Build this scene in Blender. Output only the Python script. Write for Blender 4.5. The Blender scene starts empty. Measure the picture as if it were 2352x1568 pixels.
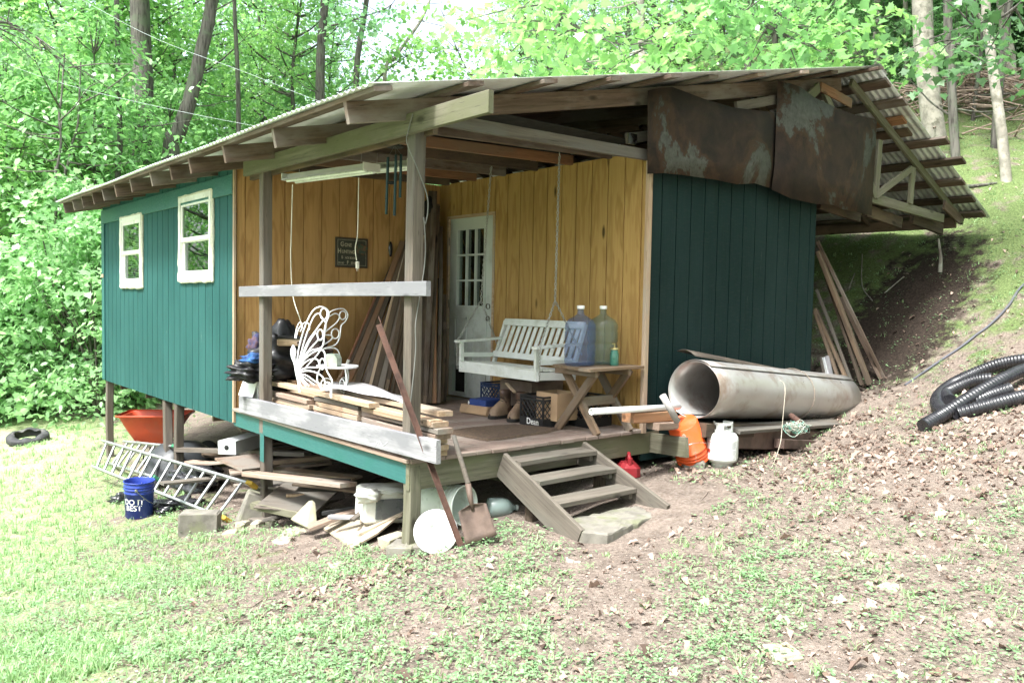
import bpy, math, random
import numpy as np
from mathutils import Matrix, Vector
random.seed(7); rng = np.random.default_rng(7)
SC = bpy.context.scene; COL = SC.collection
# ------------------------------------------------------------------ camera (solved from the photograph's perspective)
CAM = np.array([-3.0294, -4.6852, 1.0971]); YAW, PIT, ROL, FPX = 0.69751, -0.05005, 0.018773, 1874.56
FW = np.array([math.sin(YAW)*math.cos(PIT), math.cos(YAW)*math.cos(PIT), math.sin(PIT)])
_rt = np.array([math.cos(YAW), -math.sin(YAW), 0.0]); _up = np.cross(_rt, FW)
RT = _rt*math.cos(ROL)+_up*math.sin(ROL); UP = -_rt*math.sin(ROL)+_up*math.cos(ROL)
cam = bpy.data.objects.new('camera', bpy.data.cameras.new('camera')); COL.objects.link(cam)
cam.matrix_world = Matrix(((RT[0], UP[0], -FW[0], CAM[0]), (RT[1], UP[1], -FW[1], CAM[1]), (RT[2], UP[2], -FW[2], CAM[2]), (0, 0, 0, 1)))
cam.data.sensor_width = 36; cam.data.lens = FPX/2352*36; cam.data.clip_end = 600; cam.data.clip_start = .05
SC.camera = cam
def at(u, v, x=None, y=None, z=None, d=None):
    """surveying helper: the point of a photo pixel's sight line on a known plane or at a known depth"""
    r = FW+RT*(u-1176)/FPX-UP*(v-784)/FPX
    t = (x-CAM[0])/r[0] if x is not None else (y-CAM[1])/r[1] if y is not None else (z-CAM[2])/r[2] if z is not None else d
    return Vector(CAM+r*t)
# ------------------------------------------------------------------ materials
MATS = {}
def srgb(r, g, b): return tuple(((c/255+.055)/1.055)**2.4 if c > 10 else c/255/12.92 for c in (r, g, b))
def newmat(name):
    m = bpy.data.materials.new(name); m.use_nodes = True; nt = m.node_tree; nt.nodes.clear()
    out = nt.nodes.new('ShaderNodeOutputMaterial'); b = nt.nodes.new('ShaderNodeBsdfPrincipled')
    nt.links.new(b.outputs[0], out.inputs[0]); MATS[name] = m
    return m, nt, b, out
def nd(nt, t, **k):
    n = nt.nodes.new(t)
    for a, v in k.items():
        if a.startswith('i_'):
            key = a[2:]; n.inputs[int(key) if key.isdigit() else key.replace('_', ' ')].default_value = v
        else: setattr(n, a, v)
    return n
def coords(nt, scale=(1, 1, 1), kind='Object', rand=True):
    tc = nd(nt, 'ShaderNodeTexCoord'); mp = nd(nt, 'ShaderNodeMapping'); mp.inputs['Scale'].default_value = scale
    nt.links.new(tc.outputs[kind], mp.inputs['Vector'])
    if rand:
        oi = nd(nt, 'ShaderNodeObjectInfo'); mu = nd(nt, 'ShaderNodeMath', operation='MULTIPLY'); mu.inputs[1].default_value = 57.0
        nt.links.new(oi.outputs['Random'], mu.inputs[0]); nt.links.new(mu.outputs[0], mp.inputs['Location'])
    return mp.outputs[0]
def noise(nt, vec, scale=5, detail=4, rough=.55, dist=0):
    n = nd(nt, 'ShaderNodeTexNoise'); n.inputs['Scale'].default_value = scale; n.inputs['Detail'].default_value = detail
    n.inputs['Roughness'].default_value = rough; n.inputs['Distortion'].default_value = dist
    nt.links.new(vec, n.inputs['Vector']); return n.outputs['Fac']
def ramp(nt, fac, stops):
    r = nd(nt, 'ShaderNodeValToRGB'); e = r.color_ramp.elements
    while len(e) < len(stops): e.new(.5)
    for el, (p, c) in zip(e, stops):
        el.position = p; el.color = (*c, 1) if isinstance(c, tuple) else (c, c, c, 1)
    nt.links.new(fac, r.inputs[0]); return r.outputs[0]
def mix(nt, fac, a, b, mode='MIX'):
    m = nd(nt, 'ShaderNodeMix', data_type='RGBA', blend_type=mode)
    for sock, val in ((m.inputs[0], fac), (m.inputs[6], a), (m.inputs[7], b)):
        if isinstance(val, (int, float)): sock.default_value = val
        elif isinstance(val, tuple): sock.default_value = (*val, 1)
        else: nt.links.new(val, sock)
    return m.outputs[2]
def bump(nt, b, h, strength=.3, dist=.01):
    n = nd(nt, 'ShaderNodeBump'); n.inputs['Strength'].default_value = strength; n.inputs['Distance'].default_value = dist
    nt.links.new(h, n.inputs['Height']); nt.links.new(n.outputs[0], b.inputs['Normal'])
def orand(nt, col, amt=.3):
    oi = nd(nt, 'ShaderNodeObjectInfo'); mr = nd(nt, 'ShaderNodeMapRange'); mr.inputs[3].default_value = 1-amt; mr.inputs[4].default_value = 1+amt
    nt.links.new(oi.outputs['Random'], mr.inputs[0])
    h = nd(nt, 'ShaderNodeHueSaturation'); nt.links.new(mr.outputs[0], h.inputs['Value']); nt.links.new(col, h.inputs['Color']); return h.outputs[0]
def wood(name, c1, c2, c3=None, rough=.8, rnd=.2, grain=1.0, stain=.5, bumps=.25, knots=True):
    """board with grain along local X"""
    m, nt, b, _ = newmat(name)
    v = coords(nt, (1.2, 24*grain, 24*grain)); n1 = noise(nt, v, 1.6, 6, .6, .6)
    col = ramp(nt, n1, [(.3, c2), (.68, c1)])
    v2 = coords(nt, (.8, 2.5, 2.5)); n2 = noise(nt, v2, 1.7, 5, .6)
    if c3: col = mix(nt, ramp(nt, n2, [(.45, 0.), (.45+.25*(1.1-stain), 1.)]), col, c3)
    n4 = noise(nt, coords(nt, (2, 60, 60)), 3, 3, .6); col = mix(nt, ramp(nt, n4, [(.28, 1.), (.36, 0.)]), col, tuple(x*.35 for x in c2))
    if knots:
        vo = nd(nt, 'ShaderNodeTexVoronoi'); vo.inputs['Scale'].default_value = 1.0; nt.links.new(coords(nt, (2.2, 5, 5)), vo.inputs['Vector'])
        col = mix(nt, ramp(nt, vo.outputs['Distance'], [(.06, .75), (.14, 0.)]), col, tuple(x*.3 for x in c2))
    col = orand(nt, col, rnd); nt.links.new(col, b.inputs['Base Color']); b.inputs['Roughness'].default_value = rough
    b.inputs['Specular IOR Level'].default_value = .25
    bump(nt, b, n1, bumps, .006); return m
def simple(name, c, c2=None, scale=6, lo=.4, hi=.65, rough=.5, metal=0, spec=.4, bumps=0, dirt=None, dirtscale=3, rnd=0, detail=5, stretch=(1, 1, 1), trans=0, kind='Object'):
    m, nt, b, _ = newmat(name)
    v = coords(nt, stretch, kind); n1 = noise(nt, v, scale, detail, .6)
    col = ramp(nt, n1, [(lo, c), (hi, c2 or tuple(x*.8 for x in c))])
    if dirt:
        n2 = noise(nt, coords(nt, (1, 1, 1), kind), dirtscale, 6, .65); col = mix(nt, ramp(nt, n2, [(.5, 0.), (.66, 1.)]), col, dirt)
    if rnd: col = orand(nt, col, rnd)
    nt.links.new(col, b.inputs['Base Color'])
    r = ramp(nt, noise(nt, v, scale*2.3, 4), [(.3, max(rough-.12, .02)), (.7, min(rough+.12, 1.))]); nt.links.new(r, b.inputs['Roughness'])
    b.inputs['Metallic'].default_value = metal; b.inputs['Specular IOR Level'].default_value = spec
    if trans: b.inputs['Transmission Weight'].default_value = trans
    if bumps: bump(nt, b, n1, bumps, .01)
    return m
def plywood(name, c1, c2, paint=None):
    """grooved plywood siding, grain up local Z"""
    m, nt, b, _ = newmat(name)
    n0 = noise(nt, coords(nt, (3.6, 3.6, .62)), 1.6, 3, .5)
    mu = nd(nt, 'ShaderNodeMath', operation='MULTIPLY'); mu.inputs[1].default_value = 36; nt.links.new(n0, mu.inputs[0])
    sn = nd(nt, 'ShaderNodeMath', operation='SINE'); nt.links.new(mu.outputs[0], sn.inputs[0])
    mr = nd(nt, 'ShaderNodeMapRange'); mr.inputs[1].default_value = -1; nt.links.new(sn.outputs[0], mr.inputs[0])
    fine = noise(nt, coords(nt, (60, 60, 1.5)), 1.5, 4, .6)
    if paint is None:
        col = mix(nt, ramp(nt, mr.outputs[0], [(.45, 0.), (1., .6)]), c1, c2)
        col = mix(nt, ramp(nt, fine, [(.35, .32), (.6, 0.)]), col, c2)
        big = noise(nt, coords(nt, (4.9, 4.9, .3)), 1.0, 2, .5); col = mix(nt, ramp(nt, big, [(.35, 0.), (.7, .5)]), col, tuple(x*.74 for x in c1))
        vo = nd(nt, 'ShaderNodeTexVoronoi'); vo.inputs['Scale'].default_value = 1.0; nt.links.new(coords(nt, (4.2, 4.2, 1.3)), vo.inputs['Vector'])
        col = mix(nt, ramp(nt, vo.outputs['Distance'], [(.045, .95), (.10, 0.)]), col, tuple(x*.10 for x in c1))
        b.inputs['Roughness'].default_value = .62
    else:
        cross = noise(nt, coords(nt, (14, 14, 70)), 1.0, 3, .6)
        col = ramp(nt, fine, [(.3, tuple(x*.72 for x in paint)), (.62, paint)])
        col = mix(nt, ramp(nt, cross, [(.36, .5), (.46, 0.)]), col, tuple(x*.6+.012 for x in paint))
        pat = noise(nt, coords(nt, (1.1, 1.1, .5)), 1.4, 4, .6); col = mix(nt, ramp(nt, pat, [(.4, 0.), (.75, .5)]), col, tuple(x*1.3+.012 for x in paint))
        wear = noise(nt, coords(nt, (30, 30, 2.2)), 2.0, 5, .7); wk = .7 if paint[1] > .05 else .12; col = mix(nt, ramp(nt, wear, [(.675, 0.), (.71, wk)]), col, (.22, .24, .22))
        b.inputs['Roughness'].default_value = .7
    nt.links.new(col, b.inputs['Base Color']); b.inputs['Specular IOR Level'].default_value = .16
    bump(nt, b, fine, .35, .004); return m
def glassy(name, tint=(.8, .9, .88), rough=.02, mixf=.5, body=(.02, .03, .03)):
    m, nt, b, out = newmat(name); b.inputs['Base Color'].default_value = (*body, 1); b.inputs['Roughness'].default_value = rough
    b.inputs['Specular IOR Level'].default_value = .9
    t = nd(nt, 'ShaderNodeBsdfTransparent'); t.inputs[0].default_value = (*tint, 1)
    mx = nd(nt, 'ShaderNodeMixShader'); mx.inputs[0].default_value = mixf
    nt.links.new(b.outputs[0], mx.inputs[1]); nt.links.new(t.outputs[0], mx.inputs[2]); nt.links.new(mx.outputs[0], out.inputs[0]); return m
GREY = wood('weathered grey wood', (.15, .125, .103), (.068, .055, .044), (.115, .105, .092))
DARKW = wood('dark old wood', (.105, .078, .058), (.042, .031, .023), (.13, .09, .06), rnd=.4)
RAFT = wood('rafter wood', (.145, .10, .075), (.062, .042, .031), (.17, .145, .125), stain=.4)
SILV = wood('silvered board', (.31, .30, .315), (.19, .185, .195), (.17, .168, .18), rnd=.08, stain=.6)
TREAT = wood('mossy treated wood', (.18, .17, .125), (.088, .08, .056), (.12, .12, .072), rnd=.12)
FRESH = wood('tan lumber', (.44, .325, .225), (.28, .185, .115), (.33, .28, .23), rnd=.16, stain=.3)
ORNG = wood('orange lumber', (.28, .145, .078), (.17, .08, .04), (.17, .11, .07), rnd=.2)
BOARD = wood('pinkish board', (.32, .235, .185), (.19, .13, .098), (.25, .22, .19), rnd=.2)
DECKM = wood('grey brown deck paint', (.24, .18, .15), (.17, .125, .105), (.27, .23, .20), rnd=.05, knots=False)
STAIR = wood('stair wood', (.16, .138, .114), (.080, .068, .056), (.13, .12, .10), rnd=.08)
YELLOW = plywood('honey stained plywood', (.40, .25, .092), (.245, .135, .042))
BROWN = plywood('brown stained plywood', (.50, .295, .12), (.29, .15, .054))
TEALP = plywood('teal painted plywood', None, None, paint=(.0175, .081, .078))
DTEAL = plywood('shade darkened green plywood', None, None, paint=(.0034, .0172, .0168))  # green paint darkened so the front and right walls carry shade in their colour
TEAL = simple('teal paint', (.022, .105, .102), (.032, .125, .122), 9, rough=.5, dirt=(.02, .11, .10), stretch=(1, 12, 12))
WHITE = simple('white vinyl', (.78, .78, .76), (.7, .7, .68), 4, rough=.35, dirt=(.6, .59, .55))
FOAM = simple('yellowed foam', (.62, .60, .50), (.5, .5, .42), 30, rough=.9, bumps=.8)
DOORP = simple('door paint', (.50, .53, .50), (.45, .48, .46), 3, rough=.4, dirt=(.36, .37, .33))
def pane_mat():
    m, nt, b, out = newmat('window glass'); g = nd(nt, 'ShaderNodeBsdfGlossy'); g.inputs['Roughness'].default_value = .01; g.inputs[0].default_value = (.95, 1, .97, 1)
    t = nd(nt, 'ShaderNodeBsdfTransparent'); t.inputs[0].default_value = (.62, .68, .66, 1); mx = nd(nt, 'ShaderNodeMixShader'); mx.inputs[0].default_value = .20
    nt.links.new(t.outputs[0], mx.inputs[1]); nt.links.new(g.outputs[0], mx.inputs[2]); nt.links.new(mx.outputs[0], out.inputs[0]); return m
PANE = pane_mat()
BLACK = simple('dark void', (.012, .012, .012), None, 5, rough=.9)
SHEET = simple('galvanised roofing', (.74, .76, .78), (.62, .64, .66), 2.2, rough=.42, metal=.45, dirt=(.50, .48, .46))
RUSTY = simple('rusty sheet metal', (.06, .032, .021), (.032, .019, .014), 5, rough=.85, dirt=(.125, .13, .112), dirtscale=1.05, bumps=.25, stretch=(1.6, 1.6, .5))
def rusty_mat():
    m, nt, b, out = newmat('rusty sheet metal'); v = coords(nt, (1, 1, 1)); n1 = noise(nt, v, 4.5, 7, .68, .4); n2 = noise(nt, coords(nt, (1.0, 1.0, .85)), 1.15, 8, .66, .5); n3 = noise(nt, v, 22, 5, .7)
    col = ramp(nt, n1, [(.30, (.011, .0085, .007)), (.5, (.022, .0145, .0105)), (.66, (.034, .0205, .014))])
    edge = ramp(nt, n2, [(.475, 0.), (.525, 1.), (.56, 0.)]); col = mix(nt, edge, col, (.045, .025, .0145))
    col = mix(nt, ramp(nt, n2, [(.535, 0.), (.565, 1.)]), col, ramp(nt, n3, [(.3, (.045, .046, .039)), (.65, (.078, .08, .069))]))
    nt.links.new(col, b.inputs['Base Color']); b.inputs['Roughness'].default_value = .8; b.inputs['Specular IOR Level'].default_value = .25; bump(nt, b, n1, .3, .008); return m
RUSTY = rusty_mat()
RUST = simple('rusted iron', (.10, .05, .036), (.05, .026, .02), 14, rough=.85, bumps=.5)
STEEL = simple('brown steel', (.13, .085, .07), (.08, .055, .045), 8, rough=.6, metal=.3)
CONC = simple('old concrete', (.20, .185, .158), (.125, .115, .098), 9, rough=.95, bumps=.7, dirt=(.14, .15, .08))
WPAINT = simple('chipped white paint', (.68, .70, .67), (.60, .62, .59), 8, rough=.5, dirt=(.45, .46, .40))
WGLOSS = simple('white powder coat', (.82, .82, .84), (.74, .74, .76), 6, rough=.3)
CHROME = simple('dull chrome', (.55, .55, .55), None, 5, rough=.3, metal=1)
# ------------------------------------------------------------------ mesh helpers
def ml(m): return m if isinstance(m, (list, tuple)) else [m]
WORLD = {}
def link(o, M=None, parent=None):
    COL.objects.link(o); M = M or Matrix(); WORLD[o.name] = M
    if parent is not None:
        o.parent = parent; o.matrix_parent_inverse = WORLD[parent.name].inverted()
    o.matrix_basis = M; return o
class MB:
    def __init__(s): s.v = []; s.f = []; s.mi = []; s.sm = []
    def add(s, vs, fs, mi=0, smooth=False, M=None):
        n = len(s.v); s.v += [tuple(M @ Vector(p)) if M else tuple(p) for p in vs]
        s.f += [tuple(i+n for i in f) for f in fs]; s.mi += [mi]*len(fs); s.sm += [smooth]*len(fs); return s
    def box(s, a, b, mi=0, M=None):
        x0, y0, z0 = a; x1, y1, z1 = b
        return s.add([(x0, y0, z0), (x1, y0, z0), (x1, y1, z0), (x0, y1, z0), (x0, y0, z1), (x1, y0, z1), (x1, y1, z1), (x0, y1, z1)],
                     [(0, 3, 2, 1), (4, 5, 6, 7), (0, 1, 5, 4), (1, 2, 6, 5), (2, 3, 7, 6), (3, 0, 4, 7)], mi, False, M)
    def rbox(s, a, b, r=.01, mi=0, M=None, taper=1.0):
        """box with chamfered edges all round"""
        cx, cy = (a[0]+b[0])/2, (a[1]+b[1])/2; hx, hy = (b[0]-a[0])/2, (b[1]-a[1])/2
        rings = []
        for z, k, t in ((a[2], r, taper), (a[2]+r, 0, taper), (b[2]-r, 0, 1), (b[2], r, 1)):
            X, Y = hx*t-k, hy*t-k; c = r
            rings.append([(cx+X, cy+Y-c, z), (cx+X-c, cy+Y, z), (cx-X+c, cy+Y, z), (cx-X, cy+Y-c, z), (cx-X, cy-Y+c, z), (cx-X+c, cy-Y, z), (cx+X-c, cy-Y, z), (cx+X, cy-Y+c, z)])
        vs = sum(rings, []); fs = [tuple(range(7, -1, -1)), tuple(range(24, 32))]
        for k in range(3):
            for i in range(8): j = (i+1) % 8; fs.append((k*8+i, k*8+j, k*8+8+j, k*8+8+i))
        return s.add(vs, fs, mi, False, M)
    def tube(s, pts, r, seg=8, mi=0, cap=True, M=None, closed=False, flat=False):
        pts = [Vector(p) for p in pts]; n = len(pts); rs = r if isinstance(r, (list, tuple)) else [r]*n
        vs = []; fs = []; nrm = None
        for i, p in enumerate(pts):
            d = (pts[(i+1) % n]-pts[i-1]) if closed else (pts[min(i+1, n-1)]-pts[max(i-1, 0)])
            d = d.normalized() if d.length > 1e-9 else Vector((0, 0, 1))
            if nrm is None: nrm = d.orthogonal().normalized()
            nrm = (nrm-d*nrm.dot(d)); nrm = nrm.normalized() if nrm.length > 1e-6 else d.orthogonal().normalized()
            bn = d.cross(nrm)
            for k in range(seg):
                a = 2*math.pi*k/seg; vs.append(p+(nrm*math.cos(a)+bn*math.sin(a))*rs[i])
        for i in range(n if closed else n-1):
            j = (i+1) % n
            for k in range(seg): l = (k+1) % seg; fs.append((i*seg+k, i*seg+l, j*seg+l, j*seg+k))
        s.add(vs, fs, mi, not flat, M)
        if cap and not closed:
            s.add(vs[:seg], [tuple(range(seg-1, -1, -1))], mi, False, M); s.add(vs[-seg:], [tuple(range(seg))], mi, False, M)
        return s
    def lathe(s, prof, seg=24, mi=0, M=None, smooth=True):
        """prof: list of (radius, z); open ends stay open unless radius 0"""
        vs = []; fs = []
        for r, z in prof:
            for k in range(seg): a = 2*math.pi*k/seg; vs.append((r*math.cos(a), r*math.sin(a), z))
        for i in range(len(prof)-1):
            for k in range(seg): l = (k+1) % seg; fs.append((i*seg+k, i*seg+l, (i+1)*seg+l, (i+1)*seg+k))
        return s.add(vs, fs, mi, smooth, M)
    def prism(s, poly, t, M=None, mi=0):
        """outline in local XY, thickness along Z"""
        n = len(poly); vs = [(x, y, 0) for x, y in poly]+[(x, y, t) for x, y in poly]
        fs = [tuple(range(n-1, -1, -1)), tuple(range(n, 2*n))]+[(i, (i+1) % n, n+(i+1) % n, n+i) for i in range(n)]
        return s.add(vs, fs, mi, False, M)
    def build(s, name, mats, parent=None, M=None):
        me = bpy.data.meshes.new(name); me.from_pydata(s.v, [], s.f); ms = ml(mats)
        for m in ms: me.materials.append(m)
        me.polygons.foreach_set('material_index', s.mi); me.polygons.foreach_set('use_smooth', s.sm); me.update()
        return link(bpy.data.objects.new(name, me), M, parent)
def tag(o, label=None, cat=None, group=None, kind=None):
    if label: o['label'] = label
    if cat: o['category'] = cat
    if group: o['group'] = group
    if kind: o['kind'] = kind
    return o
def empty(name, loc, label, cat, group=None, rz=0):
    o = bpy.data.objects.new(name, None); o.empty_display_size = .1
    link(o, Matrix.Translation(loc) @ Matrix.Rotation(rz, 4, 'Z')); return tag(o, label, cat, group)
def copy_tree(o, parent=None):
    c = o.copy(); COL.objects.link(c)
    if parent is not None: c.parent = parent
    for ch in list(o.children): copy_tree(ch, c)
    return c
def axis(p0, p1, up=(0, 0, 1)):
    p0, p1 = Vector(p0), Vector(p1); X = (p1-p0).normalized(); u = Vector(up); Y = u.cross(X)
    if Y.length < 1e-5: Y = Vector((0, 1, 0)).cross(X)
    Y.normalize(); Z = X.cross(Y)
    return Matrix(((X.x, Y.x, Z.x, p0.x), (X.y, Y.y, Z.y, p0.y), (X.z, Y.z, Z.z, p0.z), (0, 0, 0, 1)))
def board(name, p0, p1, w, t, mat, parent=None, up=(0, 0, 1), warp=.004, ch=.003, n=6, taper=1.0, cut=0):
    """sawn board p0->p1 along its centre line; width w across, thickness t along 'up'"""
    L = (Vector(p1)-Vector(p0)).length; M = axis(p0, p1, up); mb = MB(); vs = []; fs = []
    a1, a2 = random.uniform(-warp, warp), random.uniform(-warp, warp)
    for i in range(n+1):
        s = i/n; x = s*L; b1 = a1*math.sin(math.pi*s)+random.uniform(-1, 1)*warp*.15; b2 = a2*math.sin(math.pi*s)
        k = 1+(taper-1)*s; W, T = w/2*k, t/2*k
        for (y, z) in ((W-ch, T), (-W+ch, T), (-W, T-ch), (-W, -T+ch), (-W+ch, -T), (W-ch, -T), (W, -T+ch), (W, T-ch)):
            vs.append((x+(cut*y if i == n else 0), y+b1, z+b2))
    for i in range(n):
        for k in range(8): l = (k+1) % 8; fs.append((i*8+k, i*8+l, i*8+8+l, i*8+8+k))
    fs += [tuple(range(7, -1, -1)), tuple(range(n*8, n*8+8))]
    return mb.add(vs, fs).build(name, mat, parent, M)
def nboard(name, p0, p1, w, t, mat, label, cat, group=None, **k):
    return tag(board(name, p0, p1, w, t, mat, None, **k), label, cat, group)
def curve_pts(pts, n=8):
    """Catmull-Rom through pts"""
    P = [Vector(p) for p in pts]; P = [P[0]*2-P[1]]+P+[P[-1]*2-P[-2]]; out = []
    for i in range(1, len(P)-2):
        for k in range(n):
            t = k/n; a, b, c, d = P[i-1:i+3]
            out.append(.5*((2*b)+(c-a)*t+(2*a-5*b+4*c-d)*t*t+(3*b-a-3*c+d)*t**3))
    return out+[P[-2]]
def text(name, body, size, mat, M, parent, bold=0, xs=1):
    cu = bpy.data.curves.new(name, 'FONT'); cu.body = body; cu.size = size; cu.align_x = 'CENTER'; cu.extrude = .0006; cu.offset = bold; cu.space_line = .85
    o = bpy.data.objects.new(name, cu); COL.objects.link(o); dg = bpy.context.evaluated_depsgraph_get(); dg.update()
    me = bpy.data.meshes.new_from_object(o.evaluated_get(dg)); bpy.data.objects.remove(o); me.materials.clear(); me.materials.append(mat)
    return link(bpy.data.objects.new(name, me), M @ Matrix.Diagonal((xs, 1, 1, 1)), parent)
# ------------------------------------------------------------------ world, sun
W = bpy.data.worlds.new('World'); SC.world = W; W.use_nodes = True; nt = W.node_tree; nt.nodes.clear()
SUN_EL, SUN_AZ = math.radians(60), math.radians(-101)     # azimuth measured from +Y towards +X: the light comes over the clearing on the left
sky = nd(nt, 'ShaderNodeTexSky', sky_type='NISHITA', sun_disc=False, sun_elevation=SUN_EL, sun_rotation=SUN_AZ, air_density=1.0, dust_density=4.0, ozone_density=.6)
hs = nd(nt, 'ShaderNodeHueSaturation'); hs.inputs['Saturation'].default_value = .55; nt.links.new(sky.outputs[0], hs.inputs['Color'])
bg = nd(nt, 'ShaderNodeBackground'); bg.inputs['Strength'].default_value = .15; nt.links.new(hs.outputs[0], bg.inputs[0])
wo = nd(nt, 'ShaderNodeOutputWorld'); nt.links.new(bg.outputs[0], wo.inputs[0])
sun = bpy.data.objects.new('sun', bpy.data.lights.new('sun', 'SUN')); COL.objects.link(sun)
sun.data.energy = 2.25; sun.data.angle = math.radians(9); sun.data.color = (.97, 1, .97)
sd = Vector((math.sin(SUN_AZ)*math.cos(SUN_EL), math.cos(SUN_AZ)*math.cos(SUN_EL), math.sin(SUN_EL)))
sun.rotation_euler = sd.to_track_quat('Z', 'Y').to_euler(); sun.location = (-10, 0, 20)
SC.view_settings.view_transform = 'Standard'; SC.view_settings.look = 'None'; SC.view_settings.gamma = 1; SC.view_settings.exposure = 2.05
SC.render.engine = 'CYCLES'; SC.cycles.use_denoising = True; SC.cycles.max_bounces = 8; SC.cycles.transparent_max_bounces = 12; SC.cycles.sample_clamp_indirect = 6
# ------------------------------------------------------------------ terrain
GP = np.array([(0, 0, -.67), (0, 1.3, -.85), (0, 2.46, -.98), (-.64, 4, -1.17), (.05, 5, -1.12), (.05, 8, -1.27), (-.44, 11.3, -1.5), (-5, 9, -1.75), (-4, 3, -1.15), (2.5, 5, -.7), (2.5, 9, -.9), (5, 6, -.2),
    (1.2, -.95, -.455), (.3, -.4, -.53), (1.2, .6, -.55), (2.9, -.47, -.3), (2.2, -.7, -.34), (4, -.83, -.22), (4.45, -1.5, -.02), (5.95, -1.8, .45), (6.4, -.1, .2), (5.3, -.3, -.08), (6, 0, .1), (5.6, 1.5, -.05), (6.2, 3, .2),
    (-3, -4.7, -.62), (-.7, -2, -.60), (-2.5, -.6, -.76), (1.2, -3.4, -.40), (3, -2.5, -.22), (5, -4, .3), (-6, -4, -.9), (0, -9, -.3), (8, -8, 2.0),
    (8.96, -.35, 2.02), (7.6, -.35, 1.0), (10.3, 0, 3.02), (11.4, -.5, 3.35), (11.6, 1.5, 4.0), (10.9, .8, 3.5), (8.5, 4, 1.9), (11, 5, 3.7), (9, 9, 1.6), (8, -3, 1.7), (11, -4, 3.6),
    (16, 3, 6.1), (16, 12, 6), (22, 8, 9), (30, 0, 12.8), (30, 30, 12), (14, 25, 3.8), (5, 20, -.4), (-3, 22, -2.6), (-14, 12, -3.2), (-16, -4, -2.4), (-10, 30, -5), (5, 40, -2), (25, 55, 8), (45, 20, 20), (60, 60, 24), (0, 70, -5), (-30, 30, -8), (-40, -10, -6), (60, -20, 24), (10, -30, 3), (-30, -30, -4)])
def _tps(r): return r*r*np.log(r+1e-9)
_n = len(GP); _K = _tps(np.linalg.norm(GP[:, None, :2]-GP[None, :, :2], axis=2))+np.eye(_n)*.05
_P = np.c_[np.ones(_n), GP[:, :2]]; _A = np.block([[_K, _P], [_P.T, np.zeros((3, 3))]])
_w = np.linalg.solve(_A, np.r_[GP[:, 2], 0, 0, 0])
def gzs(X, Y):
    X = np.asarray(X, float); Y = np.asarray(Y, float); sh = X.shape; X = X.ravel(); Y = Y.ravel(); out = np.empty(len(X))
    for i in range(0, len(X), 20000):
        x = X[i:i+20000]; y = Y[i:i+20000]
        z = _tps(np.hypot(x[:, None]-GP[None, :, 0], y[:, None]-GP[None, :, 1])) @ _w[:_n]+_w[_n]+_w[_n+1]*x+_w[_n+2]*y
        z += .018*np.sin(x*3.1+1.3*np.sin(y*2.3))*np.sin(y*2.7+x*.7)+.008*np.sin(x*8.3+y*2)*np.sin(y*9.1-x*3)
        out[i:i+20000] = z
    return out.reshape(sh)
def gz(x, y): return float(gzs(np.array([x]), np.array([y]))[0])
def onground(u, v, h=0):
    """where a photo pixel's sight line meets the terrain"""
    lo, hi = 1.5, 40.0; r = FW+RT*(u-1176)/FPX-UP*(v-784)/FPX; t = np.linspace(lo, hi, 2400); P = CAM+r*t[:, None]
    below = np.nonzero(P[:, 2] < gzs(P[:, 0], P[:, 1])+h)[0]; k = below[0] if len(below) else 2399
    return Vector(P[k])
def sp(a, b, n, pw): s = np.linspace(0, 1, n); return a+(b-a)*s**pw
xs = np.unique(np.r_[-sp(5, 80, 34, 2.2), np.arange(-5, 12, .085), sp(12, 110, 44, 2.0)]); ys = np.unique(np.r_[-sp(6, 60, 20, 2), np.arange(-6, 10, .085), sp(10, 120, 50, 2)])
X, Y = np.meshgrid(xs, ys); Z = gzs(X, Y); Z = np.where(Z < -9, -9, Z); ny, nx = X.shape
me = bpy.data.meshes.new('ground'); me.vertices.add(nx*ny); me.vertices.foreach_set('co', np.c_[X.ravel(), Y.ravel(), Z.ravel()].ravel())
ii = np.arange(nx*ny).reshape(ny, nx); q = np.c_[ii[:-1, :-1].ravel(), ii[:-1, 1:].ravel(), ii[1:, 1:].ravel(), ii[1:, :-1].ravel()]
me.loops.add(q.size); me.loops.foreach_set('vertex_index', q.ravel()); me.polygons.add(len(q)); me.polygons.foreach_set('loop_start', np.arange(len(q))*4); me.polygons.foreach_set('loop_total', np.full(len(q), 4))
me.polygons.foreach_set('use_smooth', np.ones(len(q), bool)); me.update()
ground = link(bpy.data.objects.new('ground', me)); ground['kind'] = 'structure'
# lawn share of a spot: 1 on the mown grass at the left, 0 on trodden soil and leaf litter
def lawn(x, y):
    s = (-.45*np.asarray(x)+.12*np.asarray(y)-.70)
    return 1/(1+np.exp(-4*s))
m, nt, b, _ = newmat('soil with moss and litter')
tc = nd(nt, 'ShaderNodeTexCoord'); P = tc.outputs['Object']
nA = noise(nt, P, 1.1, 6, .62); nB = noise(nt, P, 7, 6, .65); nC = noise(nt, P, 38, 5, .7); nD = noise(nt, P, 2.6, 5, .6)
soil = ramp(nt, nC, [(.30, (.07, .053, .042)), (.47, (.17, .137, .115)), (.66, (.33, .28, .245))])
lit = ramp(nt, nB, [(.35, (.11, .085, .07)), (.62, (.27, .215, .18))]); col = mix(nt, .5, soil, lit)
green = ramp(nt, nC, [(.3, (.055, .08, .03)), (.65, (.165, .215, .085))])
lawnc = ramp(nt, nC, [(.3, (.20, .24, .11)), (.65, (.46, .50, .30))]); green = mix(nt, .0, green, lawnc); GREENMIX = green.node
sx = nd(nt, 'ShaderNodeSeparateXYZ'); nt.links.new(P, sx.inputs[0])
def math2(op, a, bb):
    n = nd(nt, 'ShaderNodeMath', operation=op)
    for i, q_ in enumerate((a, bb)):
        if isinstance(q_, (int, float)): n.inputs[i].default_value = q_
        else: nt.links.new(q_, n.inputs[i])
    return n.outputs[0]
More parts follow.
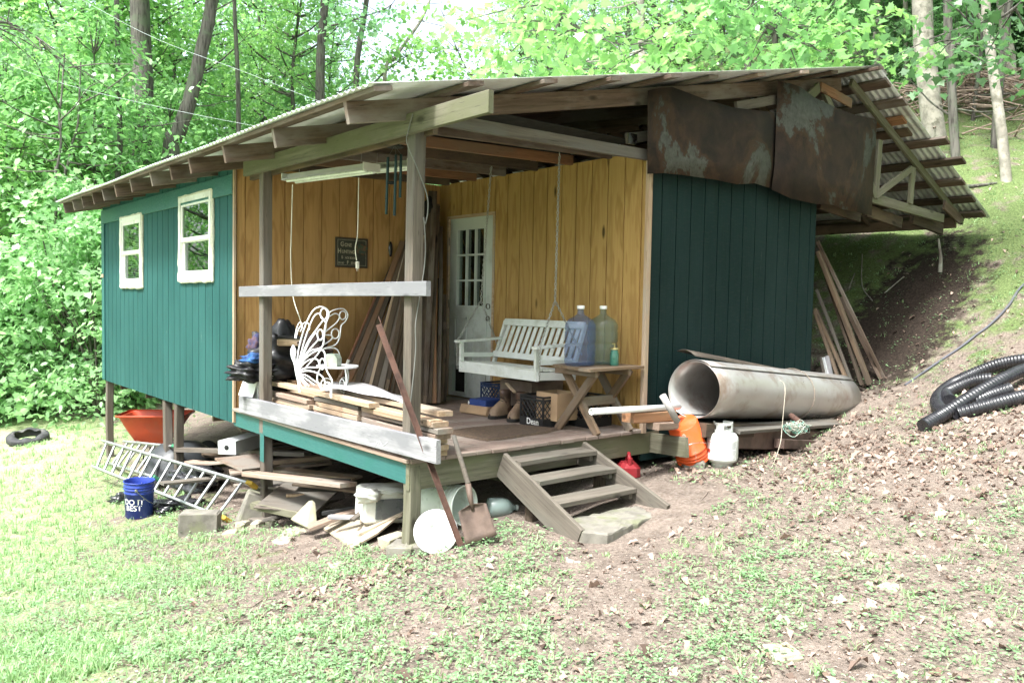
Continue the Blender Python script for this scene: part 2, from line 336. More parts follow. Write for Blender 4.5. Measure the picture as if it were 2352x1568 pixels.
lw = math2('ADD', math2('MULTIPLY', sx.outputs[0], -.45), math2('ADD', math2('MULTIPLY', sx.outputs[1], .12), -.55))
hill = math2('SUBTRACT', math2('MULTIPLY', sx.outputs[0], .35), 2.35)             # mossy bank right of the cabin
g0 = math2('MAXIMUM', math2('MINIMUM', lw, .8), math2('MINIMUM', hill, .55))
gm = math2('ADD', math2('MULTIPLY', g0, .42), math2('ADD', math2('MULTIPLY', nD, 1.3), math2('MULTIPLY', nB, .5)))
gf = nd(nt, 'ShaderNodeMapRange', interpolation_type='SMOOTHSTEP'); gf.inputs[1].default_value = .86; gf.inputs[2].default_value = 1.12; nt.links.new(gm, gf.inputs[0])
lm = nd(nt, 'ShaderNodeMapRange'); lm.inputs[1].default_value = -.2; lm.inputs[2].default_value = .8; nt.links.new(lw, lm.inputs[0]); nt.links.new(lm.outputs[0], GREENMIX.inputs[0])
col = mix(nt, gf.outputs[0], col, green)
# dark earth colour on the bank that paints in the shadow under the eave
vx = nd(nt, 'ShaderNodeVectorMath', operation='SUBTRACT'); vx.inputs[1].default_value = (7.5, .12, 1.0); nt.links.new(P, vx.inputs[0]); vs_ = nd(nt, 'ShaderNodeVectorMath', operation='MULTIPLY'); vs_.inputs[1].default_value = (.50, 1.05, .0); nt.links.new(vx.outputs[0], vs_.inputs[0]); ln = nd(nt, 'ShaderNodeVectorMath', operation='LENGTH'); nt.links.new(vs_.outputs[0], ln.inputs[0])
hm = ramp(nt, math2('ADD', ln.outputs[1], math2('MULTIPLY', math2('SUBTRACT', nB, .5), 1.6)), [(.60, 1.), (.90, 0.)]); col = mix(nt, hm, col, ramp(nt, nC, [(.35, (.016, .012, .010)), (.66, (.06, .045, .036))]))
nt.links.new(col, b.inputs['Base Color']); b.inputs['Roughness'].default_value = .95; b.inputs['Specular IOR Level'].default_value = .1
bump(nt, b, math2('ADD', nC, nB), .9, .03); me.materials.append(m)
# ------------------------------------------------------------------ the cabin
cabin = empty('cabin', (0, 0, 0), 'green and honey coloured plywood cabin on posts with a corrugated roof and open porch', 'cabin')
WP, DP, LB, WR, ZT = 2.39, 3.13, 8.1, 5.13, 2.40
def siding(name, L, z0, z1, mat, M, openings=(), groove=.203, first=.1, g=.012, dep=.012):
    """grooved sheet: local X along wall, Z up, face at y=0 looking to -Y"""
    xs = {0, L}; x = first
    gr = []
    while x < L-.02: gr.append(x); x += groove
    for a in gr: xs |= {a-g/2, a+g/2}
    zs = {z0, z1}
    for (a, b, c, d) in openings: xs |= {a, b}; zs |= {c, d}
    xs = sorted(xs); zs = sorted(zs); mb = MB()
    def ing(c): return any(abs(c-a) < g/2 for a in gr)
    def hole(c, d): return any(a < c < b and e < d < f for a, b, e, f in openings)
    for i in range(len(xs)-1):
        for j in range(len(zs)-1):
            a, b, c, d = xs[i], xs[i+1], zs[j], zs[j+1]; cm, dm = (a+b)/2, (c+d)/2
            if b-a < 1e-5 or hole(cm, dm): continue
            y = dep if ing(cm) else 0
            mb.add([(a, y, c), (b, y, c), (b, y, d), (a, y, d)], [(0, 1, 2, 3)])
            if y: mb.add([(a, 0, c), (a, y, c), (a, y, d), (a, 0, d), (b, y, c), (b, 0, c), (b, 0, d), (b, y, d)], [(0, 1, 2, 3), (4, 5, 6, 7)])
    th = .02
    mb.add([(0, th, z0), (L, th, z0), (L, 0, z0), (0, 0, z0), (0, th, z1), (L, th, z1), (L, 0, z1), (0, 0, z1)], [(0, 1, 2, 3), (7, 6, 5, 4), (0, 3, 7, 4), (1, 5, 6, 2)])
    for (a, b, c, d) in openings:
        mb.add([(a, 0, c), (a, .06, c), (a, .06, d), (a, 0, d), (b, .06, c), (b, 0, c), (b, 0, d), (b, .06, d)], [(0, 1, 2, 3), (4, 5, 6, 7), (0, 5, 4, 1), (3, 2, 7, 6)])
    return mb.build(name, mat, cabin, M)
Mleft = Matrix.Translation((0, LB, 0)) @ Matrix.Rotation(-math.pi/2, 4, 'Z')     # local X runs towards -Y, face to -X
w1 = (LB-7.08, LB-6.14, 1.185, 2.085); w2 = (LB-4.70, LB-3.70, 1.25, 2.155)
siding('left_wall', LB-DP, -.155, 2.33, TEALP, Mleft, [w1, w2])
siding('sign_wall', WP, 0, ZT, BROWN, Matrix.Translation((0, DP, 0)))
Mdoor = Matrix.Translation((WP, DP, 0)) @ Matrix.Rotation(-math.pi/2, 4, 'Z')
dy0, dy1 = .18, 1.04
siding('door_wall', DP, 0, ZT, YELLOW, Mdoor, [(dy0, dy1, .0, 2.03)], first=.02)
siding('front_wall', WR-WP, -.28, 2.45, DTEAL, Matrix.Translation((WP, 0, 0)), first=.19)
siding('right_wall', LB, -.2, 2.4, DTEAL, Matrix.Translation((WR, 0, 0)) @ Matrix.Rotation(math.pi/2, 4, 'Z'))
siding('back_wall', WR, -.155, 2.4, TEALP, Matrix.Translation((WR, LB, 0)) @ Matrix.Rotation(math.pi, 4, 'Z'))
MB().box((.05, DP+.05, -.13), (WR-.05, LB-.05, -.02)).box((WP+.05, .05, -.13), (WR-.05, DP+.04, -.02)).build('floor', DARKW, cabin)
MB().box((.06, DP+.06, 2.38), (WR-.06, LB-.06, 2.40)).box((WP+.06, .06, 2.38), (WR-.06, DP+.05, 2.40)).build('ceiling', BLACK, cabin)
# trims of the walls
board('corner_trim', (WP-.008, -.02, -.03), (WP-.008, -.02, 2.33), .05, .04, FRESH, cabin, up=(0, 1, 0))
board('corner_trim', (-.012, DP-.012, -.14), (-.012, DP-.012, 2.3), .026, .03, FRESH, cabin, up=(0, 1, 0))
board('frieze_board', (-.012, DP+.02, 2.17), (-.012, LB, 2.17), .022, .19, TEAL, cabin, up=(0, 0, 1))
board('corner_trim', (-.011, LB-.07, -.14), (-.011, LB-.07, 2.07), .13, .02, TEAL, cabin, up=(-1, 0, 0))
board('bare_patch', (-.024, LB-.13, 1.34), (-.024, LB-.012, 1.34), .05, .004, FRESH, cabin, up=(-1, 0, 0))
# windows
BLIND = simple('white blind', (.7, .72, .72), None, 5, rough=.6)
def window(y0, y1, z0, z1, blinds):
    """vinyl sash window on the left wall, outside to -X"""
    fr = MB(); a = .055
    def rect(mb, ya, yb, za, zb, w, x0, x1, mi=0):
        for (p, q) in (((x0, ya, za), (x1, ya+w, zb)), ((x0, yb-w, za), (x1, yb, zb)), ((x0, ya+w, za), (x1, yb-w, za+w)), ((x0, ya+w, zb-w), (x1, yb-w, zb))): mb.box(p, q, mi)
    rect(fr, y0, y1, z0, z1, a, -.035, .05); w = fr.build('window', WHITE, cabin)
    zm = (z0+z1)/2-.01; s = MB(); rect(s, y0+a, y1-a, zm-.02, z1-a, .045, -.022, .0); s.build('sash', WHITE, w)
    s = MB(); rect(s, y0+a, y1-a, z0+a, zm+.02, .05, -.001, .03); s.build('sash', WHITE, w)
    for za, zb, x in ((zm+.02, z1-a-.04, -.01), (z0+a+.045, zm-.02, .012)):
        MB().box((x-.003, y0+a+.04, za), (x+.003, y1-a-.04, zb)).build('pane', PANE, w)
    mb = MB(); n = 0
    pts = [(y0-.01, z0-.012), (y1+.012, z0-.012), (y1+.012, z1+.008), (y0-.01, z1+.012), (y0-.01, z0-.012)]
    for (p, q) in zip(pts[:-1], pts[1:]):
        k = 14; mb.tube([(-.012+random.uniform(-.003, .002), p[0]+(q[0]-p[0])*i/k+random.uniform(-.004, .004), p[1]+(q[1]-p[1])*i/k+random.uniform(-.004, .004)) for i in range(k+1)], [random.uniform(.014, .024) for i in range(k+1)], 6)
    mb.build('foam_bead', FOAM, w)
    if blinds:
        mb = MB(); z = z0+a+.03
        while z < z1-a-.02: mb.add([(.055, y0+a, z), (.055, y1-a, z), (.075, y1-a, z+.012), (.075, y0+a, z+.012)], [(0, 1, 2, 3)]); z += .022
        mb.build('blind', BLIND, w)
    else:
        MB().box((.14, y0-.2, z0-.1), (.15, y1+.2, z0+.5)).build('curtain', simple('grey curtain', (.12, .12, .12), None, 4), w)
    return w
tag(window(6.14, 7.08, 1.185, 2.085, True), 'white sash window with blinds, nearer the far corner')
tag(window(3.70, 4.70, 1.25, 2.155, False), 'larger white sash window with dark lower screen')
# door (local frame: X along wall from the inner corner, -Y outwards)
Fd = Mdoor
dd = MB(); W0, W1, Y0, Y1 = dy0+.035, dy1-.035, .012, .052
gx0, gx1, gz0, gz1 = W0+.15, W1-.15, 1.03, 1.87; px0, px1, pz0, pz1 = W0+.09, W0+.33, .06, .36
def frame_cells(mb, xs, zs, holes, y0, y1):
    for i in range(len(xs)-1):
        for j in range(len(zs)-1):
            c, d = (xs[i]+xs[i+1])/2, (zs[j]+zs[j+1])/2
            if any(a < c < b and e < d < f for a, b, e, f in holes): continue
            mb.add([(xs[i], y0, zs[j]), (xs[i+1], y0, zs[j]), (xs[i+1], y0, zs[j+1]), (xs[i], y0, zs[j+1])], [(0, 1, 2, 3)])
    for a, b, e, f in holes: mb.add([(a, y0, e), (b, y0, e), (b, y0, f), (a, y0, f), (a, y1, e), (b, y1, e), (b, y1, f), (a, y1, f)], [(0, 4, 5, 1), (1, 5, 6, 2), (2, 6, 7, 3), (3, 7, 4, 0)])
holes = [(gx0, gx1, gz0, gz1), (px0, px1, pz0, pz1)]
frame_cells(dd, sorted({W0, W1, gx0, gx1, px0, px1}), sorted({.012, 2.005, gz0, gz1, pz0, pz1}), holes, Y0, Y1)
for xa in (W0+.1, (W0+W1)/2+.03):                                                # raised lower panels
    if xa > W0+.2 or True:
        za = .45; dd.rbox((xa, -.004, za), (xa+.24, .012, .88), .006) if False else None
for (xa, xb, za, zb) in ((W0+.1, W0+.33, .45, .9), (W0+.44, W1-.1, .2, .9)):
    for (p, q) in (((xa, .004, za), (xb, .012, za+.018)), ((xa, .004, zb-.018), (xb, .012, zb)), ((xa, .004, za), (xa+.018, .012, zb)), ((xb-.018, .004, za), (xb, .012, zb))): dd.box(p, q)
for (a, b, e, f, w) in ((gx0-.025, gx1+.025, gz0-.025, gz1+.025, .028), (px0-.02, px1+.02, pz0-.02, pz1+.02, .022)):
    for (p, q) in (((a, -.004, e), (b, .0115, e+w)), ((a, -.004, f-w), (b, .0115, f)), ((a, -.004, e+w), (a+w, .0115, f-w)), ((b-w, -.004, e+w), (b, .0115, f-w))): dd.box(p, q)
for i in (1, 2):
    x = gx0+(gx1-gx0)*i/3; dd.box((x-.010, .002, gz0), (x+.010, .03, gz1)); z = gz0+(gz1-gz0)*i/3; dd.box((gx0, .0025, z-.010), (gx1, .0295, z+.010))
door = dd.build('door', DOORP, cabin, Fd); tag(door, 'pale grey half glazed door')
MB().box((gx0, .032, gz0), (gx1, .036, gz1)).build('pane', PANE, door, Fd)
MB().box((px0, .045, pz0), (px1, .05, pz1)).build('pet_flap', BLACK, door, Fd)
KN = simple('aged brass', (.16, .14, .11), None, 6, rough=.35, metal=.9)
for z, r in ((1.03, .030), (.90, .026)):
    k = MB().lathe([(0, -.055 if r < .03 else -.022), (r*.7, -.052 if r < .03 else -.02), (r, -.035 if r < .03 else -.012), (r*.8, -.02 if r < .03 else -.005), (r*.5, -.01), (r*1.05, .0), (r*1.05, .012)], 16, M=Matrix.Rotation(-math.pi/2, 4, 'X') @ Matrix.Diagonal((1, 1, -1, 1)))
    k.build('door_knob' if r < .03 else 'deadbolt', KN, door, Fd @ Matrix.Translation((W1-.075, .01, z)))
for z in (.3, 1.05, 1.75): MB().tube([(0, 0, -.045), (0, 0, .045)], .008, 8).build('hinge', KN, door, Fd @ Matrix.Translation((W0-.008, .0, z)))
jm = MB()
for (p, q) in (((dy0, -.012, 0), (dy0+.03, .06, 2.03)), ((dy1-.03, -.012, 0), (dy1, .06, 2.03)), ((dy0, -.013, 2.0), (dy1, .06, 2.032))): jm.box(p, q)
jm.build('door_jamb', FRESH, cabin, Fd)
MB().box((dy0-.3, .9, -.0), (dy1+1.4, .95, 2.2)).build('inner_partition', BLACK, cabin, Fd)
# porch deck
dk = MB(); x = 0.0
while x < WP-.02:
    w = min(.138, WP-x); e = random.uniform(-.012, .006)
    dk.rbox((x+.002, -.03+e, -.028+random.uniform(-.002, .001)), (x+w-.002, DP, random.uniform(-.002, .002)), .003); x += .14
dk.build('decking', DECKM, cabin, Matrix()).data.transform(Matrix())
board('rim_beam', (.02, DP+.02, -.105), (.02, .0, -.105), .04, .15, TEAL, cabin)
board('edge_strip', (-.012, DP, -.014), (-.012, -.005, -.014), .03, .028, BOARD, cabin)
board('front_beam', (-.0, .02, -.125), (2.62, .02, -.125), .045, .19, TREAT, cabin)
board('joist_stub', (2.52, .0, -.13), (2.45, -.45, -.10), .04, .17, TREAT, cabin)
for y in (.8, 1.6, 2.4): board('floor_joist', (.05, y, -.11), (WP, y, -.11), .04, .14, DARKW, cabin, n=2)
board('floor_beam', (1.3, .05, -.16), (1.3, DP, -.16), .09, .1, DARKW, cabin, n=2)
# posts
def post(p, q, mat, w=.09, nm='post'): return board(nm, p, q, w, w, mat, cabin, up=(1, 0, 0), warp=.012, ch=.006)
post((.045, .045, -.02), (.065, .05, 2.25), GREY, .094); post((.045, .046, -.6), (.045, .046, -.02), TREAT, .092)
post((.045, 2.5, -.16), (.055, 2.54, 2.24), GREY)
post((.045, 2.47, -.93), (.045, 2.49, -.165), GREY)
MB().box((-.003, 2.426, -.42), (-.001+.0, 2.514, -.165)).build('paint_patch', TEAL, cabin)
post((.05, 4.93, -1.12), (.05, 4.93, -.16), GREY)
post((.0, 5.16, -1.15), (.06, 5.4, -.16), GREY)
post((.06, 8.0, -1.3), (.06, 8.0, -.16), GREY)
for x, y in ((2.4, 5), (2.4, 8), (2.45, 2.6), (5.0, .1), (4.9, 5), (5, 8)): post((x, y, gz(x, y)-.1), (x, y, -.14), DARKW)
for y in (4.0, 5.2, 6.4, 7.6): board('floor_joist', (.1, y, -.19), (5, y, -.19), .04, .12, DARKW, cabin, n=2)
# railing boards
board('railing_board', at(553, 670, x=-.022), at(984, 667, x=-.022)+Vector((0, 0, .012)), .036, .098, SILV, cabin)
board('kick_board', at(553, 927, x=-.024), at(1007, 1038, x=-.024), .036, .155, SILV, cabin)
board('header_beam', at(1128, 233, x=-.02)+Vector((0, 0, .0)), at(563, 389, x=-.02), .038, .135, TREAT, cabin, cut=0)
board('header_beam', (.11, -.1, 2.27), (.11, 3.0, 2.27), .04, .14, DARKW, cabin)
SCR = simple('white scratch', (.7, .7, .7), None, 5, rough=.7); mb = MB()
for (a, b_, c_, d_) in ((862, 1023, 868, 1013), (868, 1021, 872, 1012), (873, 1014, 877, 1024), (880, 1024, 890, 1015)): mb.tube([at(a, b_, x=-.0435), at(c_, d_, x=-.0435)], .0022, 4)
mb.build('scratch_mark', SCR, cabin)
# roof
EX, EZ, RX, RZ, QX, QZ = -.53, 2.37, 5.72, 3.69, 8.96, 2.33
SL = (RZ-EZ)/(RX-EX); SR = (QZ-RZ)/(QX-RX); YF, YB = -.33, 8.45
def zroof(x): return EZ+SL*(x-EX) if x < RX else RZ+SR*(x-RX)
def roof(name, xa, xb, y0f):
    mb = MB(); wl = .0762; ny = int((YB-YF)/(wl/6)); vs = []; fs = []; xsn = 8
    for i in range(ny+1):
        y = YF+(YB-YF)*i/ny; h = .009*math.cos(2*math.pi*(y-YF)/wl)
        for k in range(xsn+1):
            s = k/xsn; x = xa+(xb-xa)*s; sag = .012*math.sin(y*1.9)*(1-s)*.5
            vs.append((x, y, zroof(x)+h+.002+sag))
    n = xsn+1; fs = [(i*n+k, (i+1)*n+k, (i+1)*n+k+1, i*n+k+1) for i in range(ny) for k in range(xsn)]
    o = mb.add(vs, fs, 0, True).build(name, SHEET, cabin); md = o.modifiers.new('thickness', 'SOLIDIFY'); md.thickness = .002; return o
roof('roof_sheet', EX, RX, 0); roof('roof_sheet', RX+.001, QX, 0)
mb = MB()
for s in (-1, 1):
    vs = []
    for i in range(41):
        y = YF-.02+(YB-YF+.04)*i/40; x1 = RX+s*.17; vs += [(RX, y, RZ+.03), (x1, y, zroof(x1)+.02)]
    mb.add(vs, [(2*i, 2*i+1, 2*i+3, 2*i+2) for i in range(40)])
mb.build('ridge_cap', SHEET, cabin)
ysr = [.05, 1.2, 2.16, 3.0, 3.6, 4.22, 4.9, 5.5, 6.05, 6.6, 7.2, 7.7, 8.2]
off = .038+.07
for y in ysr:
    x0 = -.47+random.uniform(-.015, .015); x1 = 5.60
    board('rafter', (x0, y, zroof(x0)-off-.004), (x1, y, zroof(x1)-off-.004), .04, .14, RAFT, cabin, up=(0, 0, 1), warp=.006)
for y in [-.03]+ysr[1::1]:
    x0, x1 = 5.7, 8.82; board('rafter', (x0, y, zroof(x0)-off), (x1, y, zroof(x1)-off), .04, .09 if y < 0 else .12, TREAT if y < 0 else DARKW, cabin, warp=.004)
for k in range(10):
    x = EX+.10+(RX-EX-.25)*k/9; y0 = YF-random.uniform(-.06, .10)
    board('purlin', (x, y0, zroof(x)-.026), (x, YB-.1, zroof(x)-.026), .13, .030, random.choice([RAFT, RAFT, BOARD]), cabin, up=(-SL, 0, 1), warp=.002)
for k, (x, ex) in enumerate(((5.95, .0), (6.30, .03), (6.62, -.12), (6.86, -.16), (7.12, .17), (7.55, .19), (8.0, .02), (8.42, -.01), (8.8, -.02))):
    board('purlin', (x, YF-ex, zroof(x)-.026), (x, YB-.1, zroof(x)-.026), .15, .032, [RAFT, RAFT, ORNG, DARKW, RAFT, DARKW, RAFT, DARKW, RAFT][k], cabin, up=(-SR, 0, 1), warp=.002)
# truss in the gable
def strut(u0, v0, u1, v1, w=.09, m=TREAT, yy=-.055): return board('truss_web', at(u0, v0, y=yy), at(u1, v1, y=yy), .035, w, m, cabin, up=(0, .001, 1))
board('truss_chord', (.15, -.0, 2.33), (WP+.02, .0, 2.36), .04, .09, GREY, cabin)
board('truss_chord', at(1960, 443, y=-.03), at(2165, 502, y=-.03), .04, .11, TREAT, cabin)
strut(2020, 322, 2010, 455, .10); strut(2097, 385, 2090, 468, .10); strut(2093, 388, 2012, 448, .08); strut(1992, 395, 2010, 452, .08)
strut(1880, 200, 1850, 230, .10); strut(1893, 212, 1915, 262, .08); strut(1800, 225, 1690, 245, .09, GREY)
board('truss_plate', at(1885, 200, y=-.075), at(1955, 238, y=-.075), .02, .10, ORNG, cabin)
board('rafter_tail', at(2168, 470, y=-.06), at(2205, 505, y=-.06), .03, .12, RAFT, cabin)
# porch ceiling joists and loose boards above
for k, y in enumerate((.45, .95, 1.45, 1.95, 2.45, 2.95)):
    board('ceiling_joist', (.14, y, 2.36), (WP, y, 2.43), .04, .09, [RAFT, ORNG, DARKW][k % 3], cabin)  # some joists take the orange wood to paint in orange light
    board('ceiling_board', (.5+random.uniform(0, .5), y+.2, 2.45), (WP+.1, y+.22+random.uniform(-.05, .05), 2.46), .16, .02, ORNG if k % 2 == 0 else RAFT, cabin)
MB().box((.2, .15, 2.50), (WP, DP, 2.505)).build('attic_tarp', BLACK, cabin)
board('truss_block', at(1440, 318, y=.12), at(1490, 312, y=.12), .04, .09, GREY, cabin); MB().box((-.05, -.01, -.045), (.05, .0, .045)).build('gusset_plate', CHROME, cabin, Matrix.Translation(at(1452, 320, y=.06)))
# soffit beams under the right eave
for k, (x, w) in enumerate(((5.35, .1), (6.4, .12), (7.6, .12))): board('eave_beam', (x, .1+.0*k, 2.24), (x+.9, .1, 2.16), .05, .14, DARKW, cabin)
board('eave_plate', (8.7, 0, 2.26), (8.7, 8, 2.26), .05, .14, DARKW, cabin)
# rusty sheets over the gable
Z8 = lambda pts: [((1800+a*.5408)/1.30612, (180+b*.5408)/1.30612) for a, b in pts]
def gsheet(pts, yy, bulge):
    P = [at(u, v, y=yy) for u, v in Z8(pts)]; mb = MB(); c = sum((Vector(p) for p in P), Vector())/len(P); n = len(P)
    vs = [tuple(p) for p in P]+[tuple(c.lerp(p, .5)+Vector((0, -bulge*random.uniform(.6, 1.2), 0))) for p in P]+[tuple(c+Vector((0, -bulge, 0)))]
    fs = [(i, (i+1) % n, n+(i+1) % n, n+i) for i in range(n)]+[(n+i, n+(i+1) % n, 2*n) for i in range(n)]
    o = mb.add(vs, fs, 0, True).build('rusty_sheet', RUSTY, cabin); o.modifiers.new('t', 'SOLIDIFY').thickness = .003; return o
tag(gsheet([(265, 170), (330, 155), (400, 150), (570, 215), (740, 265), (860, 280), (985, 292), (985, 450), (972, 600), (955, 715), (860, 685), (760, 690), (640, 665), (470, 640), (350, 628), (262, 632), (263, 450), (264, 300)], -.085, .015), 'left rusty sheet with large bare grey patch')
tag(gsheet([(985, 115), (1050, 130), (1110, 150), (1190, 210), (1300, 262), (1400, 300), (1535, 330), (1528, 500), (1515, 700), (1505, 862), (1430, 845), (1350, 830), (1300, 805), (1200, 800), (1060, 770), (950, 718), (968, 580), (978, 300)], -.105, .02), 'right rusty sheet, mostly dark brown')
# ------------------------------------------------------------------ things on the porch
def lump(mb, c, r, seed, amp=.18, fold=5, mi=0, nu=22, nv=14, M=None):
    """crumpled soft body"""
    rr = random.Random(seed); ph = [rr.uniform(0, 6.3) for _ in range(9)]; vs = []; fs = []
    for j in range(nv+1):
        b = -math.pi/2+math.pi*j/nv
        for i in range(nu):
            a = 2*math.pi*i/nu; x, y, z = math.cos(a)*math.cos(b), math.sin(a)*math.cos(b), math.sin(b)
            k = 1+amp*(math.sin(fold*x+ph[0]+2*y)*math.sin(fold*y+ph[1])+.6*math.sin(fold*2.1*z+ph[2]+3*x)+.4*math.sin(fold*3.3*(x+y)+ph[3])*math.cos(fold*2.7*z+ph[4]))
            vs.append((c[0]+r[0]*x*k, c[1]+r[1]*y*k, c[2]+r[2]*z*k))
    for j in range(nv):
        for i in range(nu): fs.append((j*nu+i, j*nu+(i+1) % nu, (j+1)*nu+(i+1) % nu, (j+1)*nu+i))
    return mb.add(vs, fs, mi, True, M)
def chain(mb, p, q, r=.0035, link_=.036):
    p, q = Vector(p), Vector(q); L = (q-p).length; n = max(2, int(L/(link_*.72))); M0 = axis(p, q, (.3, .2, 1))
    for i in range(n):
        s = L*(i+.5)/n; h = link_*.5; w = .0095; pts = [(h*math.cos(a)*(.95), w*math.sin(a), 0) for a in [2*math.pi*k/8 for k in range(8)]]
        mb.tube(pts, r, 4, closed=True, M=M0 @ Matrix.Translation((s, 0, 0)) @ Matrix.Rotation(math.pi/2*(i % 2)+.3, 4, 'X'))
CHAIN = simple('galvanised chain', (.45, .45, .42), (.3, .3, .28), 20, rough=.45, metal=.7)
PLW = simple('off white plastic', (.62, .62, .57), (.54, .54, .5), 6, rough=.45)
# shop lights
TUBEM = simple('lamp tube', (.75, .78, .76), None, 5, rough=.25)
def shop_light(p, q, label):
    p, q = Vector(p), Vector(q); L = (q-p).length; M = axis(p, q)
    t = empty('shop_light', p, label, 'ceiling light', 'fluorescent shop lights')
    prof = [(-.10, -.012), (-.085, .004), (-.04, .014), (-.03, .05), (.03, .05), (.04, .014), (.085, .004), (.10, -.012), (.083, .0), (.04, .008), (-.04, .008), (-.083, .0)]
    n = len(prof); mb = MB(); mb.add([(0, y, z) for y, z in prof]+[(L, y, z) for y, z in prof], [(i, (i+1) % n, n+(i+1) % n, n+i) for i in range(n)])
    mb.box((-.004, -.09, -.012), (.004, .09, .05)).box((L-.004, -.09, -.012), (L+.004, .09, .05)).build('housing', PLW, t, M)
    for s in (-.045, .045): MB().tube([(.02, s, -.014), (L-.02, s, -.014)], .013, 8).build('tube', TUBEM, t, M)
    for s in (.12*L, .88*L):
        MB().tube([M @ Vector((s, 0, .05)), M @ Vector((s, 0, .05))+Vector((.01, .0, .24))], .002, 4).build('hanger_wire', CHAIN, t)
shop_light((.145, 2.22, 2.13), (.349, 1.15, 2.13), 'white two tube shop light nearest the left porch post, cord hanging from its end')
shop_light((.66, 1.68, 2.22), (.80, 1.22, 2.22), 'second white shop light, partly behind the corner post and wind chime')
CORD = simple('cream cord', (.62, .60, .50), None, 5, rough=.6)
def cord(name, pts, r, mat, label, cat='cord', n=6): return tag(MB().tube(curve_pts(pts, n), r, 6).build(name, mat), label, cat)
cord('light_cord', [at(672, 424, x=.14), at(669, 540, x=.14), at(668, 600, x=.14), at(673, 680, x=.14), at(690, 735, x=.10), at(692, 752, d=6.62)], .0045, CORD, 'cream cord hanging from the left shop light down to the butterfly chair')
o = cord('pull_cord', [at(824, 408, x=.30), at(823, 470, x=.30), at(821, 540, x=.30), at(816, 570, x=.30), at(819, 598, x=.30)], .004, CORD, 'thin cream cord with a plug hanging in front of the hunting sign')
MB().rbox((-.013, -.011, -.04), (.013, .011, .02), .004).tube([(-.006, 0, -.058), (-.006, 0, -.04)], .002, 4).tube([(.006, 0, -.058), (.006, 0, -.04)], .002, 4).build('plug', CORD, o, Matrix.Translation(at(821, 606, x=.30)))
CABLE = simple('grey cable', (.15, .15, .14), None, 5, rough=.5)
cord('power_cable', [at(948, 262, x=-.05), at(938, 300, x=-.05), at(935, 330, y=-.03), at(960, 390, y=-.02), at(981, 450, y=-.02), at(982, 490, y=-.02), at(976, 515, y=-.02), at(973, 500, y=-.02), at(975, 520, y=-.012), at(977, 580, y=-.012), at(971, 640, y=-.012), at(955, 740, y=-.012), at(955, 800, y=-.012), at(948, 880, y=-.012), at(940, 950, y=-.012)], .0045, CABLE, 'grey cable looping off the header beam and down the corner post')
# wind chime
CHM = simple('dark green enamel', (.008, .026, .027), (.012, .034, .033), 7, rough=.35, metal=.4)
t = empty('wind_chime', at(905, 335, x=.28), 'wind chime with three dark green tubes hanging beside the corner post', 'wind chime')
wc = lambda a, b_: ((700+a*.35714)/1.30612, (200+b_*.35714)/1.30612)
cxm = at(*wc(1355, 665), x=.28)
MB().lathe([(0, .012), (.06, .006), (.075, -.008), (.07, -.012), (0, -.006)], 20).build('cap', BLACK, t, Matrix.Translation(cxm))
for (a, b0, a1, b1, xx) in ((1300, 760, 1285, 1240, .25), (1366, 740, 1354, 1252, .27), (1409, 738, 1400, 1100, .31)):
    o = MB().tube([at(*wc(a, b0), x=xx), at(*wc(a1, b1), x=xx)], .011, 10).build('chime_tube', CHM, t)
    MB().tube([at(*wc(a, b0), x=xx), cxm], .0012, 4).build('string', CABLE, o)
MB().lathe([(0, .012), (.03, .01), (.032, -.01), (0, -.012)], 14).build('striker', BLACK, t, Matrix.Translation(at(*wc(1330, 975), x=.28)))
MB().tube([cxm, at(*wc(1480, 640), x=.28), at(*wc(1480, 630), x=.28)+Vector((0, 0, .1))], .002, 4).tube([cxm, cxm+Vector((0, 0, .12))], .002, 4).build('hanging_string', CABLE, t)
# hunting sign
SIGN = simple('dark tin sign', (.035, .04, .03), (.055, .055, .042), 12, rough=.5, dirt=(.03, .028, .022))
LET = simple('worn cream lettering', (.42, .38, .27), (.25, .22, .16), 30, rough=.6)
RUSTB = simple('brown sign border', (.06, .04, .025), None, 9, rough=.6)
c0 = at(770, 613, y=DP-.012); c1 = at(845, 549, y=DP-.012); sw, sh = c1.x-c0.x, c1.z-c0.z
Ms = Matrix.Translation((c0.x+sw/2, DP-.004, (c0.z+c1.z)/2)) @ Matrix.Rotation(math.pi/2, 4, 'X')
t = empty('hunting_sign', Ms.translation, 'dark tin sign reading gone hunting on the brown plywood wall', 'sign')
MB().rbox((-sw/2, -sh/2, 0), (sw/2, sh/2, .012), .003).build('panel', SIGN, t, Ms)
mb = MB(); e = .013
for (p, q) in (((-sw/2+.004, -sh/2+.004, .012), (sw/2-.004, -sh/2+e, .014)), ((-sw/2+.004, sh/2-e, .012), (sw/2-.004, sh/2-.004, .014)), ((-sw/2+.004, -sh/2+e, .012), (-sw/2+e, sh/2-e, .014)), ((sw/2-e, -sh/2+e, .012), (sw/2-.004, sh/2-e, .014))): mb.box(p, q)
mb.build('border', RUSTB, t, Ms)
mb = MB(); e2 = .024
for (p, q) in (((-sw/2+e2, -sh/2+e2, .012), (sw/2-e2, -sh/2+e2+.003, .0135)), ((-sw/2+e2, sh/2-e2-.003, .012), (sw/2-e2, sh/2-e2, .0135)), ((-sw/2+e2, -sh/2+e2, .012), (-sw/2+e2+.003, sh/2-e2, .0135)), ((sw/2-e2-.003, -sh/2+e2, .012), (sw/2-e2, sh/2-e2, .0135))): mb.box(p, q)
mb.build('border_line', LET, t, Ms)
PIC = simple('faded picture', (.03, .07, .05), (.14, .075, .04), 26, .4, .6, rough=.55)
mb = MB(); lump(mb, (0, 0, 0), (.07, .055, .002), 3, .2, 3); mb.build('picture', PIC, t, Ms @ Matrix.Translation((sw*.29, sh*.13, .0135)))
